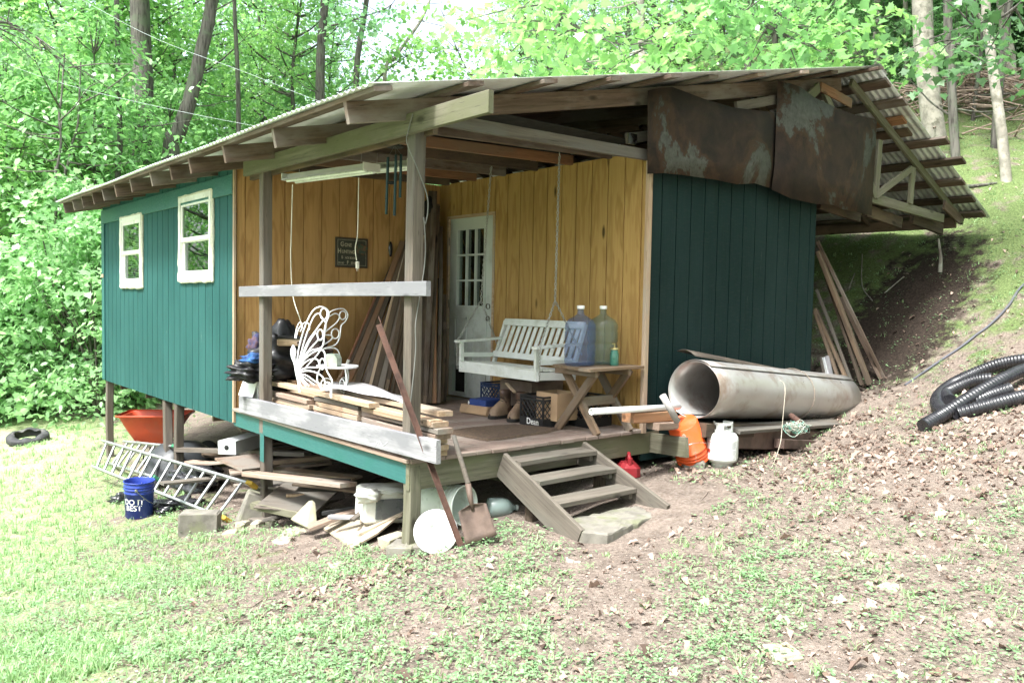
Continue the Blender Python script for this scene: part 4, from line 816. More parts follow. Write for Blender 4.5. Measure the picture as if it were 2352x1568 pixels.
# ------------------------------------------------------------------ under the deck and around the yard
ALU = simple('aluminium', (.44, .45, .46), (.36, .37, .38), 8, rough=.4, metal=.6, dirt=(.27, .27, .26))
YEL = simple('yellow rubber foot', (.50, .32, .04), None, 5, rough=.7); GRNP = simple('green plastic cap', (.05, .22, .12), None, 5, rough=.5)
Z1 = lambda a, b_: ((250+a*.3125)/1.30612, (1150+b_*.3125)/1.30612)
Z2 = lambda a, b_: ((750+a*.34014)/1.30612, (1250+b_*.34014)/1.30612)
Z4 = lambda a, b_: ((500+a*.22321)/1.30612, (1250+b_*.22321)/1.30612)
def dep(p): return float(np.dot(np.array(p)-CAM, FW))
def ladder(LL, LR, UL, UR, n, label, foot):
    t = empty('ladder', LR, label, 'ladder', 'aluminium ladders lying against the posts')
    face = (LR-LL).cross(UR-LR).normalized()
    for nm, p, q in (('rail', LL, LR), ('rail', UL, UR)): board(nm, p, q, .07, .026, ALU, t, up=(UR-LR).normalized(), warp=.001, ch=.004, n=2)
    for k in range(n):
        s = (k+.45)/n; MB().tube([LL.lerp(LR, s), UL.lerp(UR, s)], .016, 8).build('rung', ALU, t)
    for q, d_ in ((LR, (LR-LL).normalized()), (UR, (UR-UL).normalized())):
        M = axis(q-d_*.02, q+d_*.1, (UR-LR).normalized()); mb = MB().rbox((0, -.045, -.016), (.11, .045, .016), .004)
        for i in range(4): mb.box((.012+i*.025, -.047, -.02), (.024+i*.025, .047, .02))
        mb.build('rubber_foot', foot, t, M)
LR = onground(*Z1(1350, 1325)); LL = onground(*Z1(95, 808)); dR, dL = dep(LR), dep(LL); print('LADDER', LL, LR, dL, dR)
LL = at(*Z1(95, 800), d=10.1); dL = 10.1; LR.z += .03
ladder(LL, LR, at(*Z1(190, 555), d=dL+.22), at(*Z1(1600, 965), d=dR+.16), 14, 'long aluminium ladder lying on its edge with yellow feet, nearest the blue bucket', YEL)
LR2, LL2 = onground(*Z1(690, 920)), onground(*Z1(300, 800)); LR2 = at(*Z1(690, 905), d=dL-.8); LL2 = at(*Z1(250, 770), d=dL+.9)
ladder(LL2, LR2, at(*Z1(400, 562), d=dL+1.0), at(*Z1(880, 612), d=dL-.55), 7, 'shorter aluminium ladder behind the long one, with a green end cap', GRNP)
# buckets
def bucket_parts(mat, M, name, label, bail=True, s=1.0, M2=None, inside=None):
    prof = [(0, .004), (.120, .004), (.124, 0), (.130, .004), (.1395, .25), (.144, .25), (.144, .258), (.1405, .262), (.1415, .29), (.148, .29), (.148, .298), (.1425, .302), (.143, .318), (.148, .318), (.148, .326), (.1435, .33), (.1445, .358), (.150, .36), (.151, .37), (.145, .372), (.1405, .365), (.134, .25), (.124, .012), (0, .010)]
    t = tag(MB().lathe([(r*s, z*s) for r, z in prof], 36).build(name, mat, None, M), label, 'bucket')
    if bail:
        a0 = bail if isinstance(bail, float) else 0
        mb = MB().tube(curve_pts([Vector((math.cos(a)*.155*s, math.sin(a)*.155*s, .30*s-.17*s*math.sin((a-a0)))) for a in [a0+math.pi*k/10 for k in range(11)]], 3), .0028*s, 5)
        for a in (a0, a0+math.pi): mb.rbox((-.012, -.012, -.012), (.012, .012, .012), .003, M=Matrix.Translation((math.cos(a)*.15*s, math.sin(a)*.15*s, .30*s)))
        mb.build('bail', CHROME, t, M)
    return t
def wrap_text(o, M, body, size, mat, r0, zc, az, s=1.0, taper=.036):
    """lettering bent round a bucket"""
    cu = bpy.data.curves.new('lettering', 'FONT'); cu.body = body; cu.size = size; cu.align_x = 'CENTER'; cu.offset = .0006; cu.space_line = .8
    q = bpy.data.objects.new('lettering', cu); COL.objects.link(q); bpy.context.view_layer.update()
    me = bpy.data.meshes.new_from_object(q.evaluated_get(bpy.context.evaluated_depsgraph_get())); bpy.data.objects.remove(q)
    for v in me.vertices:
        x, y = v.co.x, v.co.y; r = r0+taper*(zc+y)+.0012; a = az+x/r; v.co = (r*math.cos(a)*s, r*math.sin(a)*s, (zc+y)*s)
    me.materials.clear(); me.materials.append(mat); return link(bpy.data.objects.new('lettering', me), M, o)
BLUB = simple('blue bucket plastic', (.025, .05, .30), (.02, .04, .24), 6, rough=.35, dirt=(.07, .09, .28), dirtscale=5)
g = onground(*Z1(535, 1268)); M = Matrix.Translation(g) @ Matrix.Rotation(math.radians(2), 4, 'X'); s = 42*dep(g)/FPX/.15*.80
print('BUCKET', g, dep(g), s)
toc = math.atan2(CAM[1]-g.y, CAM[0]-g.x)
o = bucket_parts(BLUB, M, 'bucket', 'blue plastic bucket with white letters standing before the long ladder', toc-.2, s)
wrap_text(o, M, 'DO IT\nBEST', .078, WHITE, .130, .15, toc-.42, s)
ORB = simple('orange bucket plastic', (.72, .10, .02), (.62, .085, .018), 5, rough=.38, dirt=(.6, .11, .04), dirtscale=8)
top = at(1567, 970, d=6.98); bot = at(1596, 1060, d=7.14); zax = (bot-top).normalized(); M = axis(top, top+zax, (.3, -1, .4)) @ Matrix.Rotation(math.pi/2, 4, 'Y')
M = Matrix.Translation(top) @ zax.to_track_quat('Z', 'Y').to_matrix().to_4x4()
o = bucket_parts(ORB, M, 'bucket', 'orange plastic bucket tipped upside down beside the propane tank', 2.4, 1.0)
PALE = simple('paint splatter', (.55, .45, .38), None, 9, rough=.7)
loc = M.inverted() @ Vector(CAM); toc = math.atan2(loc.y, loc.x)
for (z, a, l, w) in ((.20, .25, .05, .006), (.23, -.2, .06, .005), (.29, -.1, .05, .005)):
    r = .130+.038*z; MB().tube([(math.cos(toc+a)*r*1.0, math.sin(toc+a)*r*1.0, z*1.0), (math.cos(toc+a+.05)*(r+.002)*1.0, math.sin(toc+a+.05)*(r+.002)*1.0, (z+l)*1.0)], w*.6, 5).build('paint_drip', PALE, o, M)
mb = MB(); Ml = M
for k in range(3): mb.tube([((.129+.036*.07)*1.05*math.cos(toc+.15+.1*math.cos(q)*(1-k*.3)), (.129+.036*.07)*1.05*math.sin(toc+.15+.1*math.cos(q)*(1-k*.3)), .062+.03*math.sin(q)*(1-k*.3)) for q in [2*math.pi*i/12 for i in range(12)]], .003, 5, closed=True)
mb.build('emblem', PALE, o, M)
WB = simple('white bucket plastic', (.66, .70, .66), (.58, .63, .58), 5, rough=.35, dirt=(.42, .44, .38), dirtscale=6)
oc = at(1067, 1160, d=5.95); bc = at(985, 1148, d=6.16); zax = (oc-bc).normalized(); M = Matrix.Translation(oc-zax*.36) @ zax.to_track_quat('Z', 'Y').to_matrix().to_4x4()
bucket_parts(WB, M, 'bucket', 'white plastic bucket lying on its side under the deck', False, .98)
lc = at(1001, 1220, d=5.50); nrm = (Vector(CAM)+Vector((0, 0, .9))-lc).normalized(); M = Matrix.Translation(lc) @ nrm.to_track_quat('Z', 'Y').to_matrix().to_4x4() @ Matrix.Rotation(.5, 4, 'Z')
o = MB().lathe([(0, .006), (.112, .006), (.116, .012), (.122, .012), (.126, .004), (.138, .004), (.142, .008), (.148, .006), (.150, -.012), (.146, -.014), (0, -.004)], 44).build('pail_cover_disc', simple('white lid plastic', (.82, .82, .82), (.8, .8, .8), 5, rough=.35), None, M); tag(o, 'round white bucket lid propped upright against the corner post', 'lid')
MB().lathe([(.03, .006), (.03, .010), (.027, .010), (.027, .007)], 24).lathe([(.021, .007), (.021, .016), (.018, .018), (0, .018)], 24).build('spout_cap', WB, o, M @ Matrix.Translation((-.01, .065, 0)))
# shovel
t = empty('shovel', at(1100, 1235, d=5.45), 'old square shovel with a worn wooden handle leaning on the deck edge', 'shovel')
hp, hm, hb, tipp = at(1042, 1000, d=5.62), at(1075, 1110, d=5.50), at(1083, 1160, d=5.47), at(1106, 1240, d=5.40)
MB().tube([hp, hp.lerp(hm, .4), hm], [.0165, .018, .018], 10).build('handle', GREY, t)
ax = (tipp-hb).normalized(); side = ax.cross((Vector(CAM)-tipp).normalized()).normalized(); nn = side.cross(ax)
mb = MB().tube([hm, hm.lerp(hb, .6), hb+ax*.03], [.021, .02, .012], 10); rows = []
Ls = (tipp-hb).length
for s, w in ((-.02, .02), (.02, .05), (.05, .085), (.08, .098), (.3, .1), (.6, .104), (.85, .108), (1.0, .108)):
    rows.append([hb+ax*(s*Ls)+side*(w*x)+nn*(.022*(x*x)-.012*math.exp(-8*x*x)*(1-s)) for x in (-1, -.75, -.5, -.25, 0, .25, .5, .75, 1)])
mb.add(sum(rows, []), [(i*9+k, (i+1)*9+k, (i+1)*9+k+1, i*9+k+1) for i in range(7) for k in range(8)], 0, True)
o = mb.build('blade', simple('rusty shovel steel', (.13, .09, .072), (.08, .055, .045), 9, rough=.7, metal=.25, dirt=(.18, .13, .10)), t); o.modifiers.new('t', 'SOLIDIFY').thickness = .003
# plastic jug, fuel can
c = at(1148, 1165, d=6.2); M = Matrix.Translation(c) @ Matrix.Rotation(math.radians(-18), 4, 'Z') @ Matrix.Rotation(math.radians(95), 4, 'Y')
o = MB().lathe([(0, -.10), (.06, -.10), (.075, -.085), (.078, 0), (.074, .05), (.045, .09), (.02, .115), (.02, .135), (0, .136)], 24).build('plastic_jug', glassmat('cloudy plastic', (.30, .38, .36), .35), None, M); tag(o, 'cloudy plastic jug lying under the deck left of the steps', 'jug')
MB().tube([(.02, 0, .10), (.065, 0, .08), (.095, 0, .04), (.078, 0, .0)], .009, 8).lathe([(.023, .128), (.023, .146), (0, .147)], 14).build('handle', WB, o, M)
REDP = simple('red plastic', (.28, .018, .025), (.22, .016, .022), 6, rough=.45)
c = at(1442, 1094, d=6.95); c.z = gz(c.x, c.y)-.02; M = Matrix.Translation(c) @ Matrix.Rotation(.9, 4, 'Z'); zt_ = at(1446, 1062, d=6.9).z-c.z
o = MB().rbox((-.12, -.09, 0), (.12, .09, zt_), .035).build('fuel_can', REDP, None, M); tag(o, 'red plastic fuel can under the deck right of the steps', 'fuel can')
MB().tube([(-.05, 0, zt_-.01), (-.055, 0, zt_+.05), (-.02, 0, zt_+.075), (.05, 0, zt_+.02), (.09, 0, zt_-.01)], .016, 8).tube([(-.08, 0, zt_-.01), (-.085, 0, zt_+.045)], .022, 10).build('handle', REDP, o, M)
# propane tank
pc = at(1658, 1066, d=7.05); gzp = gz(pc.x, pc.y); k = (at(1658, 962, d=7.05).z-pc.z)/.455; M = Matrix.Translation(pc) @ Matrix.Rotation(1.2, 4, 'Z') @ Matrix.Diagonal((k, k, k, 1))
PRP = simple('grey white tank paint', (.58, .60, .58), (.52, .54, .52), 5, rough=.35, dirt=(.45, .44, .38))
t = empty('propane_tank', pc, 'white propane tank standing in leaves beside the tipped orange bucket', 'propane tank')
prof = [(.09, -.02), (.105, -.02), (.105, .025), (.12, .03), (.148, .05), (.155, .085), (.155, .25), (.150, .285), (.13, .315), (.09, .335), (.04, .342), (0, .343)]
MB().lathe(prof, 36).build('tank', PRP, t, M)
mb = MB(); NN = 24
for i in range(NN):
    a0, a1 = 2*math.pi*i/NN*.83+.5, 2*math.pi*(i+1)/NN*.83+.5; hole_ = (i % 8) in (2, 3, 4, 5)
    for (z0_, z1_) in (((.335, .36), (.405, .43)) if hole_ else ((.335, .43),)):
        vs = []
        for r in (.092, .098):
            for a in (a0, a1):
                for z in (z0_, z1_): vs.append((r*math.cos(a), r*math.sin(a), z))
        mb.add(vs, [(0, 2, 3, 1), (4, 5, 7, 6), (0, 4, 6, 2), (1, 3, 7, 5), (0, 1, 5, 4), (2, 6, 7, 3)])
mb.build('collar', PRP, t, M)
MB().lathe([(.02, .34), (.02, .39), (.03, .395), (.03, .41), (0, .412)], 14).tube([(0, 0, .37), (.05, 0, .37)], .014, 8).build('valve', KN, t, M)
LABL = simple('tank label', (.66, .66, .66), (.6, .6, .6), 14, rough=.6, dirt=(.5, .5, .48)); GREYT = simple('label print', (.32, .33, .35), None, 20, rough=.7); REDT = simple('red label print', (.5, .08, .07), None, 9, rough=.6)
def patch(mb, r, a0, a1, z0_, z1_, n=10):
    vs = []
    for i in range(n+1):
        a = a0+(a1-a0)*i/n; vs += [(r*math.cos(a), r*math.sin(a), z0_), (r*math.cos(a), r*math.sin(a), z1_)]
    mb.add(vs, [(2*i, 2*i+2, 2*i+3, 2*i+1) for i in range(n)], 0, True)
loc = M.inverted() @ Vector(CAM); ta = math.atan2(loc.y, loc.x)
mb = MB(); patch(mb, .1557, ta-1.25, ta+1.0, .065, .255, 24); lab = mb.build('tank_label', LABL, t, M)
mb = MB()
for ci in range(4):
    a0 = ta-.75+ci*.45; zz = .24
    while zz > .075:
        if random.random() < .85: patch(mb, .1560, a0, a0+random.uniform(.28, .39), zz-.004, zz, 5)
        zz -= .0095
mb.build('label_print', GREYT, lab, M)
mb = MB(); patch(mb, .1560, ta-1.15, ta-.82, .13, .165, 5); patch(mb, .1560, ta-1.2, ta-.8, .235, .24, 5); mb.build('label_print', REDT, lab, M)
# rolled sheet metal, the large tube on the right
ROLL = simple('weathered sheet metal', (.46, .45, .44), (.37, .34, .32), 2.0, rough=.38, metal=.55, dirt=(.27, .20, .16), dirtscale=2.6, stretch=(.5, 1, 1), bumps=.1)
n0 = at(1594, 893, d=7.02); n1 = at(1927, 912, d=9.25); n0.y = min(n0.y, -.33); ax = (n1-n0).normalized(); L = (n1-n0).length; M = n0.to_4d() and axis(n0, n1)
t = empty('sheet_metal_roll', n0, 'big grey roll of sheet metal lying along the dark green wall', 'metal roll')
mb = MB(); vs = []; NS = 110; NX = 10
for i in range(NX+1):
    x = L*i/NX
    for k in range(NS+1):
        th = -2*math.pi*1.55*k/NS+2.2; r = .262-.022*k/NS+.006*math.sin(3*th)*.3; y, z = r*math.cos(th), r*math.sin(th)*.985; vs.append((x+.015*math.sin(th*2)*(1 if i in (0, NX) else 0), y, z))
mb.add(vs, [(i*(NS+1)+k, (i+1)*(NS+1)+k, (i+1)*(NS+1)+k+1, i*(NS+1)+k+1) for i in range(NX) for k in range(NS)], 0, True)
o = mb.build('rolled_sheet', ROLL, t, M); o.modifiers.new('t', 'SOLIDIFY').thickness = .003
WIREM = simple('rusty tie wire', (.25, .2, .16), None, 6, rough=.7)
mb = MB().tube([(L*.60+.02*math.cos(q), .266*math.cos(q), .266*math.sin(q)) for q in [2*math.pi*i/30 for i in range(30)]], .004, 5, closed=True); mb.build('tie_wire', WIREM, t, M)
DSH = simple('dark brown sheet', (.065, .05, .04), (.045, .035, .028), 5, rough=.6, dirt=(.10, .08, .06))
mb = MB(); A_, B_ = at(1597, 817, d=7.05), at(1885, 868, d=8.75); A2, B2 = A_+Vector((0, .20, .03)), B_+Vector((0, .15, .0)); vs = []
for i in range(13):
    s = i/12
    for j in range(5): q = j/4; p = A_.lerp(B_, s).lerp(A2.lerp(B2, s), q); p.z += .035*math.sin(q*3.14)-.02*q*s; vs.append(p)
o = mb.add(vs, [(i*5+j, (i+1)*5+j, (i+1)*5+j+1, i*5+j+1) for i in range(12) for j in range(4)], 0, True).build('dark_sheet', DSH); o.modifiers.new('t', 'SOLIDIFY').thickness = .004
tag(o, 'narrow dark brown sheet lying along the top of the metal roll', 'sheet')
ROPE = simple('white rope', (.38, .34, .28), (.28, .25, .2), 40, rough=.9)
ZR = lambda a, b_: ((1900+a*.28061)/1.30612, (1150+b_*.28061)/1.30612)
cord('rope', [at(*ZR(1560, -40), d=7.62), at(*ZR(1612, 5), d=7.42), at(*ZR(1622, 100), d=7.28), at(*ZR(1605, 300), d=7.22), at(*ZR(1590, 470), d=7.2), at(*ZR(1575, 620), d=7.12), at(*ZR(1535, 760), d=7.08), onground(*ZR(1500, 850), .015), onground(*ZR(1470, 915), .01)], .0038, ROPE, 'thin pale rope hanging over the metal roll to the leaves', 'rope')
# support timbers and steel under the roll
def ng(*a, **k): return nboard(*a, **k)
ng('steel_beam', at(*ZR(1140, 580), d=7.25)+Vector((0, .06, 0)), at(*ZR(1930, 610), d=8.2), .10, .20, STEEL, 'rusty brown steel beam lying under the metal roll', 'steel beam', ch=.008)
ng('steel_beam', at(*ZR(1560, 640), d=7.55), at(*ZR(2075, 655), d=8.25), .10, .085, STEEL, 'short worn timber in front of the steel beam end', 'timber')
ng('rotten_plank', at(*ZR(1060, 490), d=7.15), at(*ZR(2185, 415), d=8.55), .16, .032, GREY, 'weathered grey plank between steel beam and metal roll', 'board', up=(0, -.25, 1))
t = tag(MB().tube([at(*ZR(1690, 345), d=7.75), at(*ZR(1800, 430), d=7.5)], .028, 14).build('iron_pipe', RUST), 'short rusty iron pipe stub sticking out from under the metal roll', 'pipe')
mb = MB(); cc = at(*ZR(1745, 490), d=7.42); WCO = simple('tangled wire', (.42, .40, .34), (.10, .28, .22), 24, .45, .6, rough=.6)
for k in range(26):
    r_, a_ = random.uniform(.04, .14), random.uniform(0, 6.28); mb.tube(curve_pts([cc+Vector((r_*1.2*math.cos(a_+q)+random.uniform(-.015, .015), r_*.8*math.sin(a_+q), random.uniform(-.02, .05)+.03*math.sin(q*2))) for q in [j*.8 for j in range(6)]], 4), .0035, 4)
tag(mb.build('wire_tangle', WCO), 'tangle of green and white wire lying on the steel beam', 'wire')
ng('timber_block', at(1443, 958, d=6.62), at(1540, 952, d=6.95), .14, .085, ORNG, 'reddish timber under the white plastic pipe', 'timber', ch=.006)
ng('timber_block', at(1500, 978, d=6.72), at(1545, 975, d=6.9), .13, .06, BOARD, 'lower reddish timber behind the grey joist end', 'timber', ch=.006)
ng('timber_block', at(1600, 985, d=7.0), at(1850, 985, d=8.2), .2, .12, DARKW, 'dark timber lying behind the propane tank', 'timber', ch=.006)
PVC = simple('white pvc', (.78, .78, .78), (.72, .72, .72), 5, rough=.35); GPV = simple('grey pvc', (.38, .36, .35), (.30, .28, .27), 7, rough=.5)
def pipe(name, p, q, r, mat, label):
    M = axis(p, q); L = (Vector(q)-Vector(p)).length; R = Matrix.Rotation(math.pi/2, 4, 'Y')
    return tag(MB().lathe([(r*.8, L), (r, L), (r, 0), (r*.8, 0), (r*.8, L)], 18, M=R).build(name, mat, None, M), label, 'pipe')
pipe('plastic_pipe', at(1358, 945, d=6.22), at(1560, 934, d=7.0), .026, PVC, 'white plastic pipe lying across the porch corner')
pipe('plastic_pipe', at(1522, 908, d=6.55), at(1556, 968, d=6.62), .028, GPV, 'short grey pipe sticking up behind the orange bucket')
# concrete landing and blocks
def rough_slab(name, poly, z0_, z1_, mat, label, cat, parent=None, jig=.012):
    """irregular stone or slab from a plan outline"""
    pts = []; n = len(poly)
    for i in range(n):
        a, b_ = Vector(poly[i]), Vector(poly[(i+1) % n]); m_ = max(2, int((b_-a).length/.06))
        for k in range(m_): p = a.lerp(b_, k/m_); pts.append((p.x+random.uniform(-jig, jig), p.y+random.uniform(-jig, jig)))
    n = len(pts); c = (sum(p[0] for p in pts)/n, sum(p[1] for p in pts)/n); vs = []
    for (z, s) in ((z0_, 1.02), (z1_-.012, 1.0), (z1_, .975), (z1_+.004, .6)):
        for p in pts: vs.append((c[0]+(p[0]-c[0])*s, c[1]+(p[1]-c[1])*s, z+random.uniform(-jig, jig)*.4))
    vs.append((*c, z1_)); fs = [(k*n+i, k*n+(i+1) % n, (k+1)*n+(i+1) % n, (k+1)*n+i) for k in range(3) for i in range(n)]+[(3*n+i, 3*n+(i+1) % n, 4*n) for i in range(n)]
    return tag(MB().add(vs, fs).build(name, mat, parent), label, cat)
SL_ = [at(u, v, z=-.43) for u, v in ((1335, 1222), (1395, 1228), (1550, 1172), (1475, 1160), (1300, 1195))]
rough_slab('concrete_landing', [(p.x, p.y) for p in SL_], -.62, -.42, CONC, 'broken mossy concrete slab at the foot of the steps', 'slab')
def cube_block(u, v, size, rz, label, name='concrete_block', mat=CONC, tilt=0, dz=0, cat='block', d=None):
    p = onground(u, v) if d is None else at(u, v, d=d); M = Matrix.Translation(p+Vector((0, 0, dz))) @ Matrix.Rotation(rz, 4, 'Z') @ Matrix.Rotation(tilt, 4, 'Y'); a, b_, c = size; mb = MB(); mb.rbox((-a/2, -b_/2, -.02), (a/2, b_/2, c), .012)
    o = mb.build(name, mat, None, M)
    for vv in o.data.vertices: vv.co += Vector([random.uniform(-.008, .008) for _ in range(3)])
    return tag(o, label, cat)
def hollow_block(u, v, rz, label, tilt=0, dz=0, d=None):
    p = onground(u, v) if d is None else at(u, v, d=d); M = Matrix.Translation(p+Vector((0, 0, dz))) @ Matrix.Rotation(rz, 4, 'Z') @ Matrix.Rotation(tilt, 4, 'X'); mb = MB(); w, h, l = .2, .2, .4
    for x0 in (-.2, -.016, .168): mb.box((x0, -.07, 0), (x0+.032, .07, .2))
    mb.box((-.2, -.1, 0), (.2, -.07, .2)).box((-.2, .07, 0), (.2, .1, .2)); return tag(mb.build('concrete_block', CONC, None, M), label, 'block')
cube_block(460, 1222, (.34, .19, .19), math.radians(-30), 'grey concrete block with a broken top in the grass below the ladder')
cube_block(570, 1200, (.22, .18, .30), math.radians(-20), 'concrete block leaning behind the ladder feet', 'concrete_block', CONC, .35, -.02)
cube_block(610, 1197, (.26, .2, .05), .3, 'flat wood pad under the middle porch post', 'wood_pad', GREY, 0, .0, 'pad')
cube_block(926, 1272, (.20, .18, .11), .75, 'grey concrete block under the corner post', 'post_block', CONC, 0, -.03)
cube_block(958, 1268, (.10, .16, .10), .9, 'smaller grey block beside the corner post foot', 'post_block', CONC, 0, -.03)
STN = simple('pale stone', (.34, .31, .25), (.24, .215, .17), 9, rough=.95, bumps=.6, dirt=(.30, .30, .18))
for u, v, sz, rz, lab in ((572, 1203, (.16, .09, .05), .4, 'pale broken brick in the grass right of the ladder feet'), (530, 1226, (.15, .12, .03), .9, 'flat pale chip lying below the broken brick'), (550, 1214, (.12, .08, .06), 1.2, 'pale brick piece between the broken brick and the flat chip'), (905, 1245, (.22, .12, .06), .2, 'brown flat stone left of the corner post'), (590, 1210, (.10, .09, .06), .6, 'small grey stone under the middle post pad'), (625, 1207, (.09, .08, .05), .2, 'small pale stone right of the middle post pad')):
    cube_block(u, v, sz, rz, lab, 'stone', STN, 0, -.005, 'stone')
cube_block(1600, 1070, (.22, .18, .12), .4, 'mossy block under the tipped orange bucket', 'stone', CONC, 0, -.06, 'stone')
# boards and scrap under the deck
def sc(u0, v0, d0, u1, v1, d1, w, th, mat, label, up=(0, 0, 1), name='scrap_board', cat='board', grp='scrap boards under the deck', **k):
    return nboard(name, at(u0, v0, d=d0), at(u1, v1, d=d1), w, th, mat, label, cat, grp, up=up, **k)
dP = dep((.045, 2.47, -.9))
a_, b_ = Z4(1150, 715), Z4(2300, 905)
sc(*Z2(0, 500), dP-.05, *Z2(870, 600), 6.55, .17, .035, BOARD, 'long pinkish board with a square end, passing behind the middle post', up=(.1, -.25, 1))
sc(*Z4(830, 640), dP+.15, *Z4(1350, 570), 8.3, .32, .02, BOARD, 'wide pinkish panel left of the middle post', up=(-.2, -.45, 1))
sc(*Z4(300, 600), 8.9, *Z4(950, 580), 8.5, .12, .025, BOARD, 'warped pale board behind the black plastic', warp=.03)
sc(*Z4(150, 440), 9.4, *Z4(1900, 500), 8.2, .10, .045, GREY, 'long grey board lying below the white duct box')
sc(*Z2(200, 400), 8.0, *Z2(1250, 300), 7.6, .14, .04, DARKW, 'dark beam lying deep under the deck')
sc(*Z4(1450, 960), 7.5, *Z4(1700, 800), 8.2, .30, .02, GREY, 'grey panel sloping behind the middle post', up=(-.3, -.5, 1))
sc(*Z4(1440, 1000), 7.4, *Z4(2250, 1050), 7.2, .62, .015, GREY, 'large dirty plywood sheet lying flat under the deck', up=(-.1, -.35, 1), cat='plywood sheet')
sc(*Z4(1180, 1180), 7.25, *Z4(1900, 1330), 6.95, .10, .06, TREAT, 'mossy beam lying low behind the middle post')
sc(*Z2(520, 980), 6.6, *Z2(1060, 770), 6.75, .12, .03, BOARD, 'white edged board slanting toward the old television')
sc(*Z2(700, 880), 6.5, *Z2(1090, 885), 6.35, .05, .03, SILV, 'thin white trim strip lying below the old television')
sc(*Z2(900, 910), 6.3, *Z2(1075, 775), 6.45, .05, .02, GREY, 'narrow brown strip crossing the white trim')
sc(*Z2(640, 850), 6.75, *Z2(1040, 780), 6.7, .04, .03, BLACK, 'dark curved strip behind the slanting board')
sc(*Z2(940, 700), 6.7, *Z2(1040, 715), 6.7, .05, .04, FRESH, 'tan board end left of the old television')
p0 = [onground(*Z2(a, b_)) for a, b_ in ((650, 1010), (900, 1175), (1130, 1100), (1350, 985), (1300, 940), (950, 910))]
PLYM = simple('peeling plywood', (.40, .33, .25), (.29, .235, .18), 5, rough=.9, dirt=(.24, .22, .15), stretch=(1, 5, 1))
mb = MB(); zz = [.03, .02, .07, .13, .15, .13]; n = len(p0)
vs = [tuple(p+Vector((0, 0, z))) for p, z in zip(p0, zz)]+[tuple(p+Vector((0, 0, z-.015))) for p, z in zip(p0, zz)]
tag(mb.add(vs, [tuple(range(n)), tuple(range(2*n-1, n-1, -1))]+[(i, n+i, n+(i+1) % n, (i+1) % n) for i in range(n)]).build('plywood_sheet', PLYM), 'delaminating plywood sheet lying on the ground below the old television', 'plywood sheet')
p0 = [onground(*Z2(a, b_)) for a, b_ in ((960, 1110), (1340, 1000), (1350, 955), (1280, 935), (1020, 1030))]; n = 5
vs = [tuple(p+Vector((0, 0, .07+.06*i_))) for p, i_ in zip(p0, (0, 1, 1.3, 1.3, .6))]+[tuple(p+Vector((0, 0, .05+.06*i_))) for p, i_ in zip(p0, (0, 1, 1.3, 1.3, .6))]
tag(MB().add(vs, [tuple(range(n)), tuple(range(2*n-1, n-1, -1))]+[(i, n+i, n+(i+1) % n, (i+1) % n) for i in range(n)]).build('plywood_sheet', PLYM), 'smaller broken plywood piece with a crumbled edge beside the corner post', 'plywood sheet')
for k in range(16):
    x, y = random.uniform(.15, 1.9), random.uniform(.7, 2.9); z = gz(x, y)+.03+random.uniform(0, .22); a = random.uniform(-.7, .7)+math.pi/2*(k % 2); L = random.uniform(.5, 1.2)
    nboard('scrap_board', (x-math.cos(a)*L/2, y-math.sin(a)*L/2, z+random.uniform(-.05, .06)), (x+math.cos(a)*L/2, y+math.sin(a)*L/2, z+random.uniform(-.05, .06)), random.uniform(.1, .3), .022, random.choice([GREY, BOARD, TREAT, DARKW, FRESH, GREY]), 'loose flat board in the jumble of scrap wood under the porch deck', 'board', 'scrap boards under the deck', warp=.012)
for k in range(8):
    x, y = random.uniform(.2, 1.6), random.uniform(3.2, 4.6); z = gz(x, y)+.05+random.uniform(0, .25); a = random.uniform(-.5, .5); L = random.uniform(.8, 1.6)
    nboard('scrap_board', (x-math.cos(a)*L/2, y-math.sin(a)*L/2, z), (x+math.cos(a)*L/2, y+math.sin(a)*L/2, z+random.uniform(-.05, .08)), random.uniform(.1, .25), .025, random.choice([GREY, BOARD, DARKW]), 'loose board in the scrap heap under the cabin behind the ladder', 'board', 'scrap boards under the cabin', warp=.012)
for u, v, sz, rz, lab in ((775, 1305, (.13, .10, .05), .5, 'whitish stone with a flat top in the grass left of the lid'), (1515, 1497, (.30, .22, .02), .3, 'flat grey stone sunk in the soil near the picture bottom'), (1795, 1503, (.16, .13, .05), 1.1, 'pale lump of stone low in the right foreground'), (1320, 1283, (.16, .11, .025), .8, 'thin flat stone in the path below the steps'), (2040, 1350, (.12, .1, .04), .2, 'small pale stone on the right side of the yard'), (1180, 1345, (.1, .08, .03), .9, 'small flat stone in the thin grass below the lid')):
    cube_block(u, v, sz, rz, lab, 'stone', STN, 0, -.02, 'stone')
# stone slabs in front of the boards
def tilted(name, pts, d0, th, mat, label, cat):
    P = [at(u, v, d=d0+dd_) for (u, v, dd_) in pts]; n = len(P); nn_ = (P[1]-P[0]).cross(P[2]-P[0]).normalized(); nn_ = nn_ if nn_.dot(Vector(FW)) > 0 else -nn_
    vs = [tuple(p) for p in P]+[tuple(p+nn_*th) for p in P]; return tag(MB().add(vs, [tuple(range(n)), tuple(range(2*n-1, n-1, -1))]+[(i, n+i, n+(i+1) % n, (i+1) % n) for i in range(n)]).build(name, mat), label, cat)
tilted('broken_slab', [(*Z2(360, 900), 0), (*Z2(430, 830), .06), (*Z2(520, 740), .14), (*Z2(552, 735), .14), (*Z2(565, 900), .04), (*Z2(500, 970), -.03)], 6.72, .03, STN, 'pale jagged slab standing upright in the grass under the deck', 'slab')
q0 = [onground(*Z2(a, b_)) for a, b_ in ((190, 1110), (330, 1000), (470, 950), (510, 1040), (430, 1090), (280, 1130))]
rough_slab('broken_slab', [(p.x, p.y) for p in q0], q0[0].z-.06, q0[0].z+.02, STN, 'flat pale slab lying in the grass in front of the upright one', 'slab')
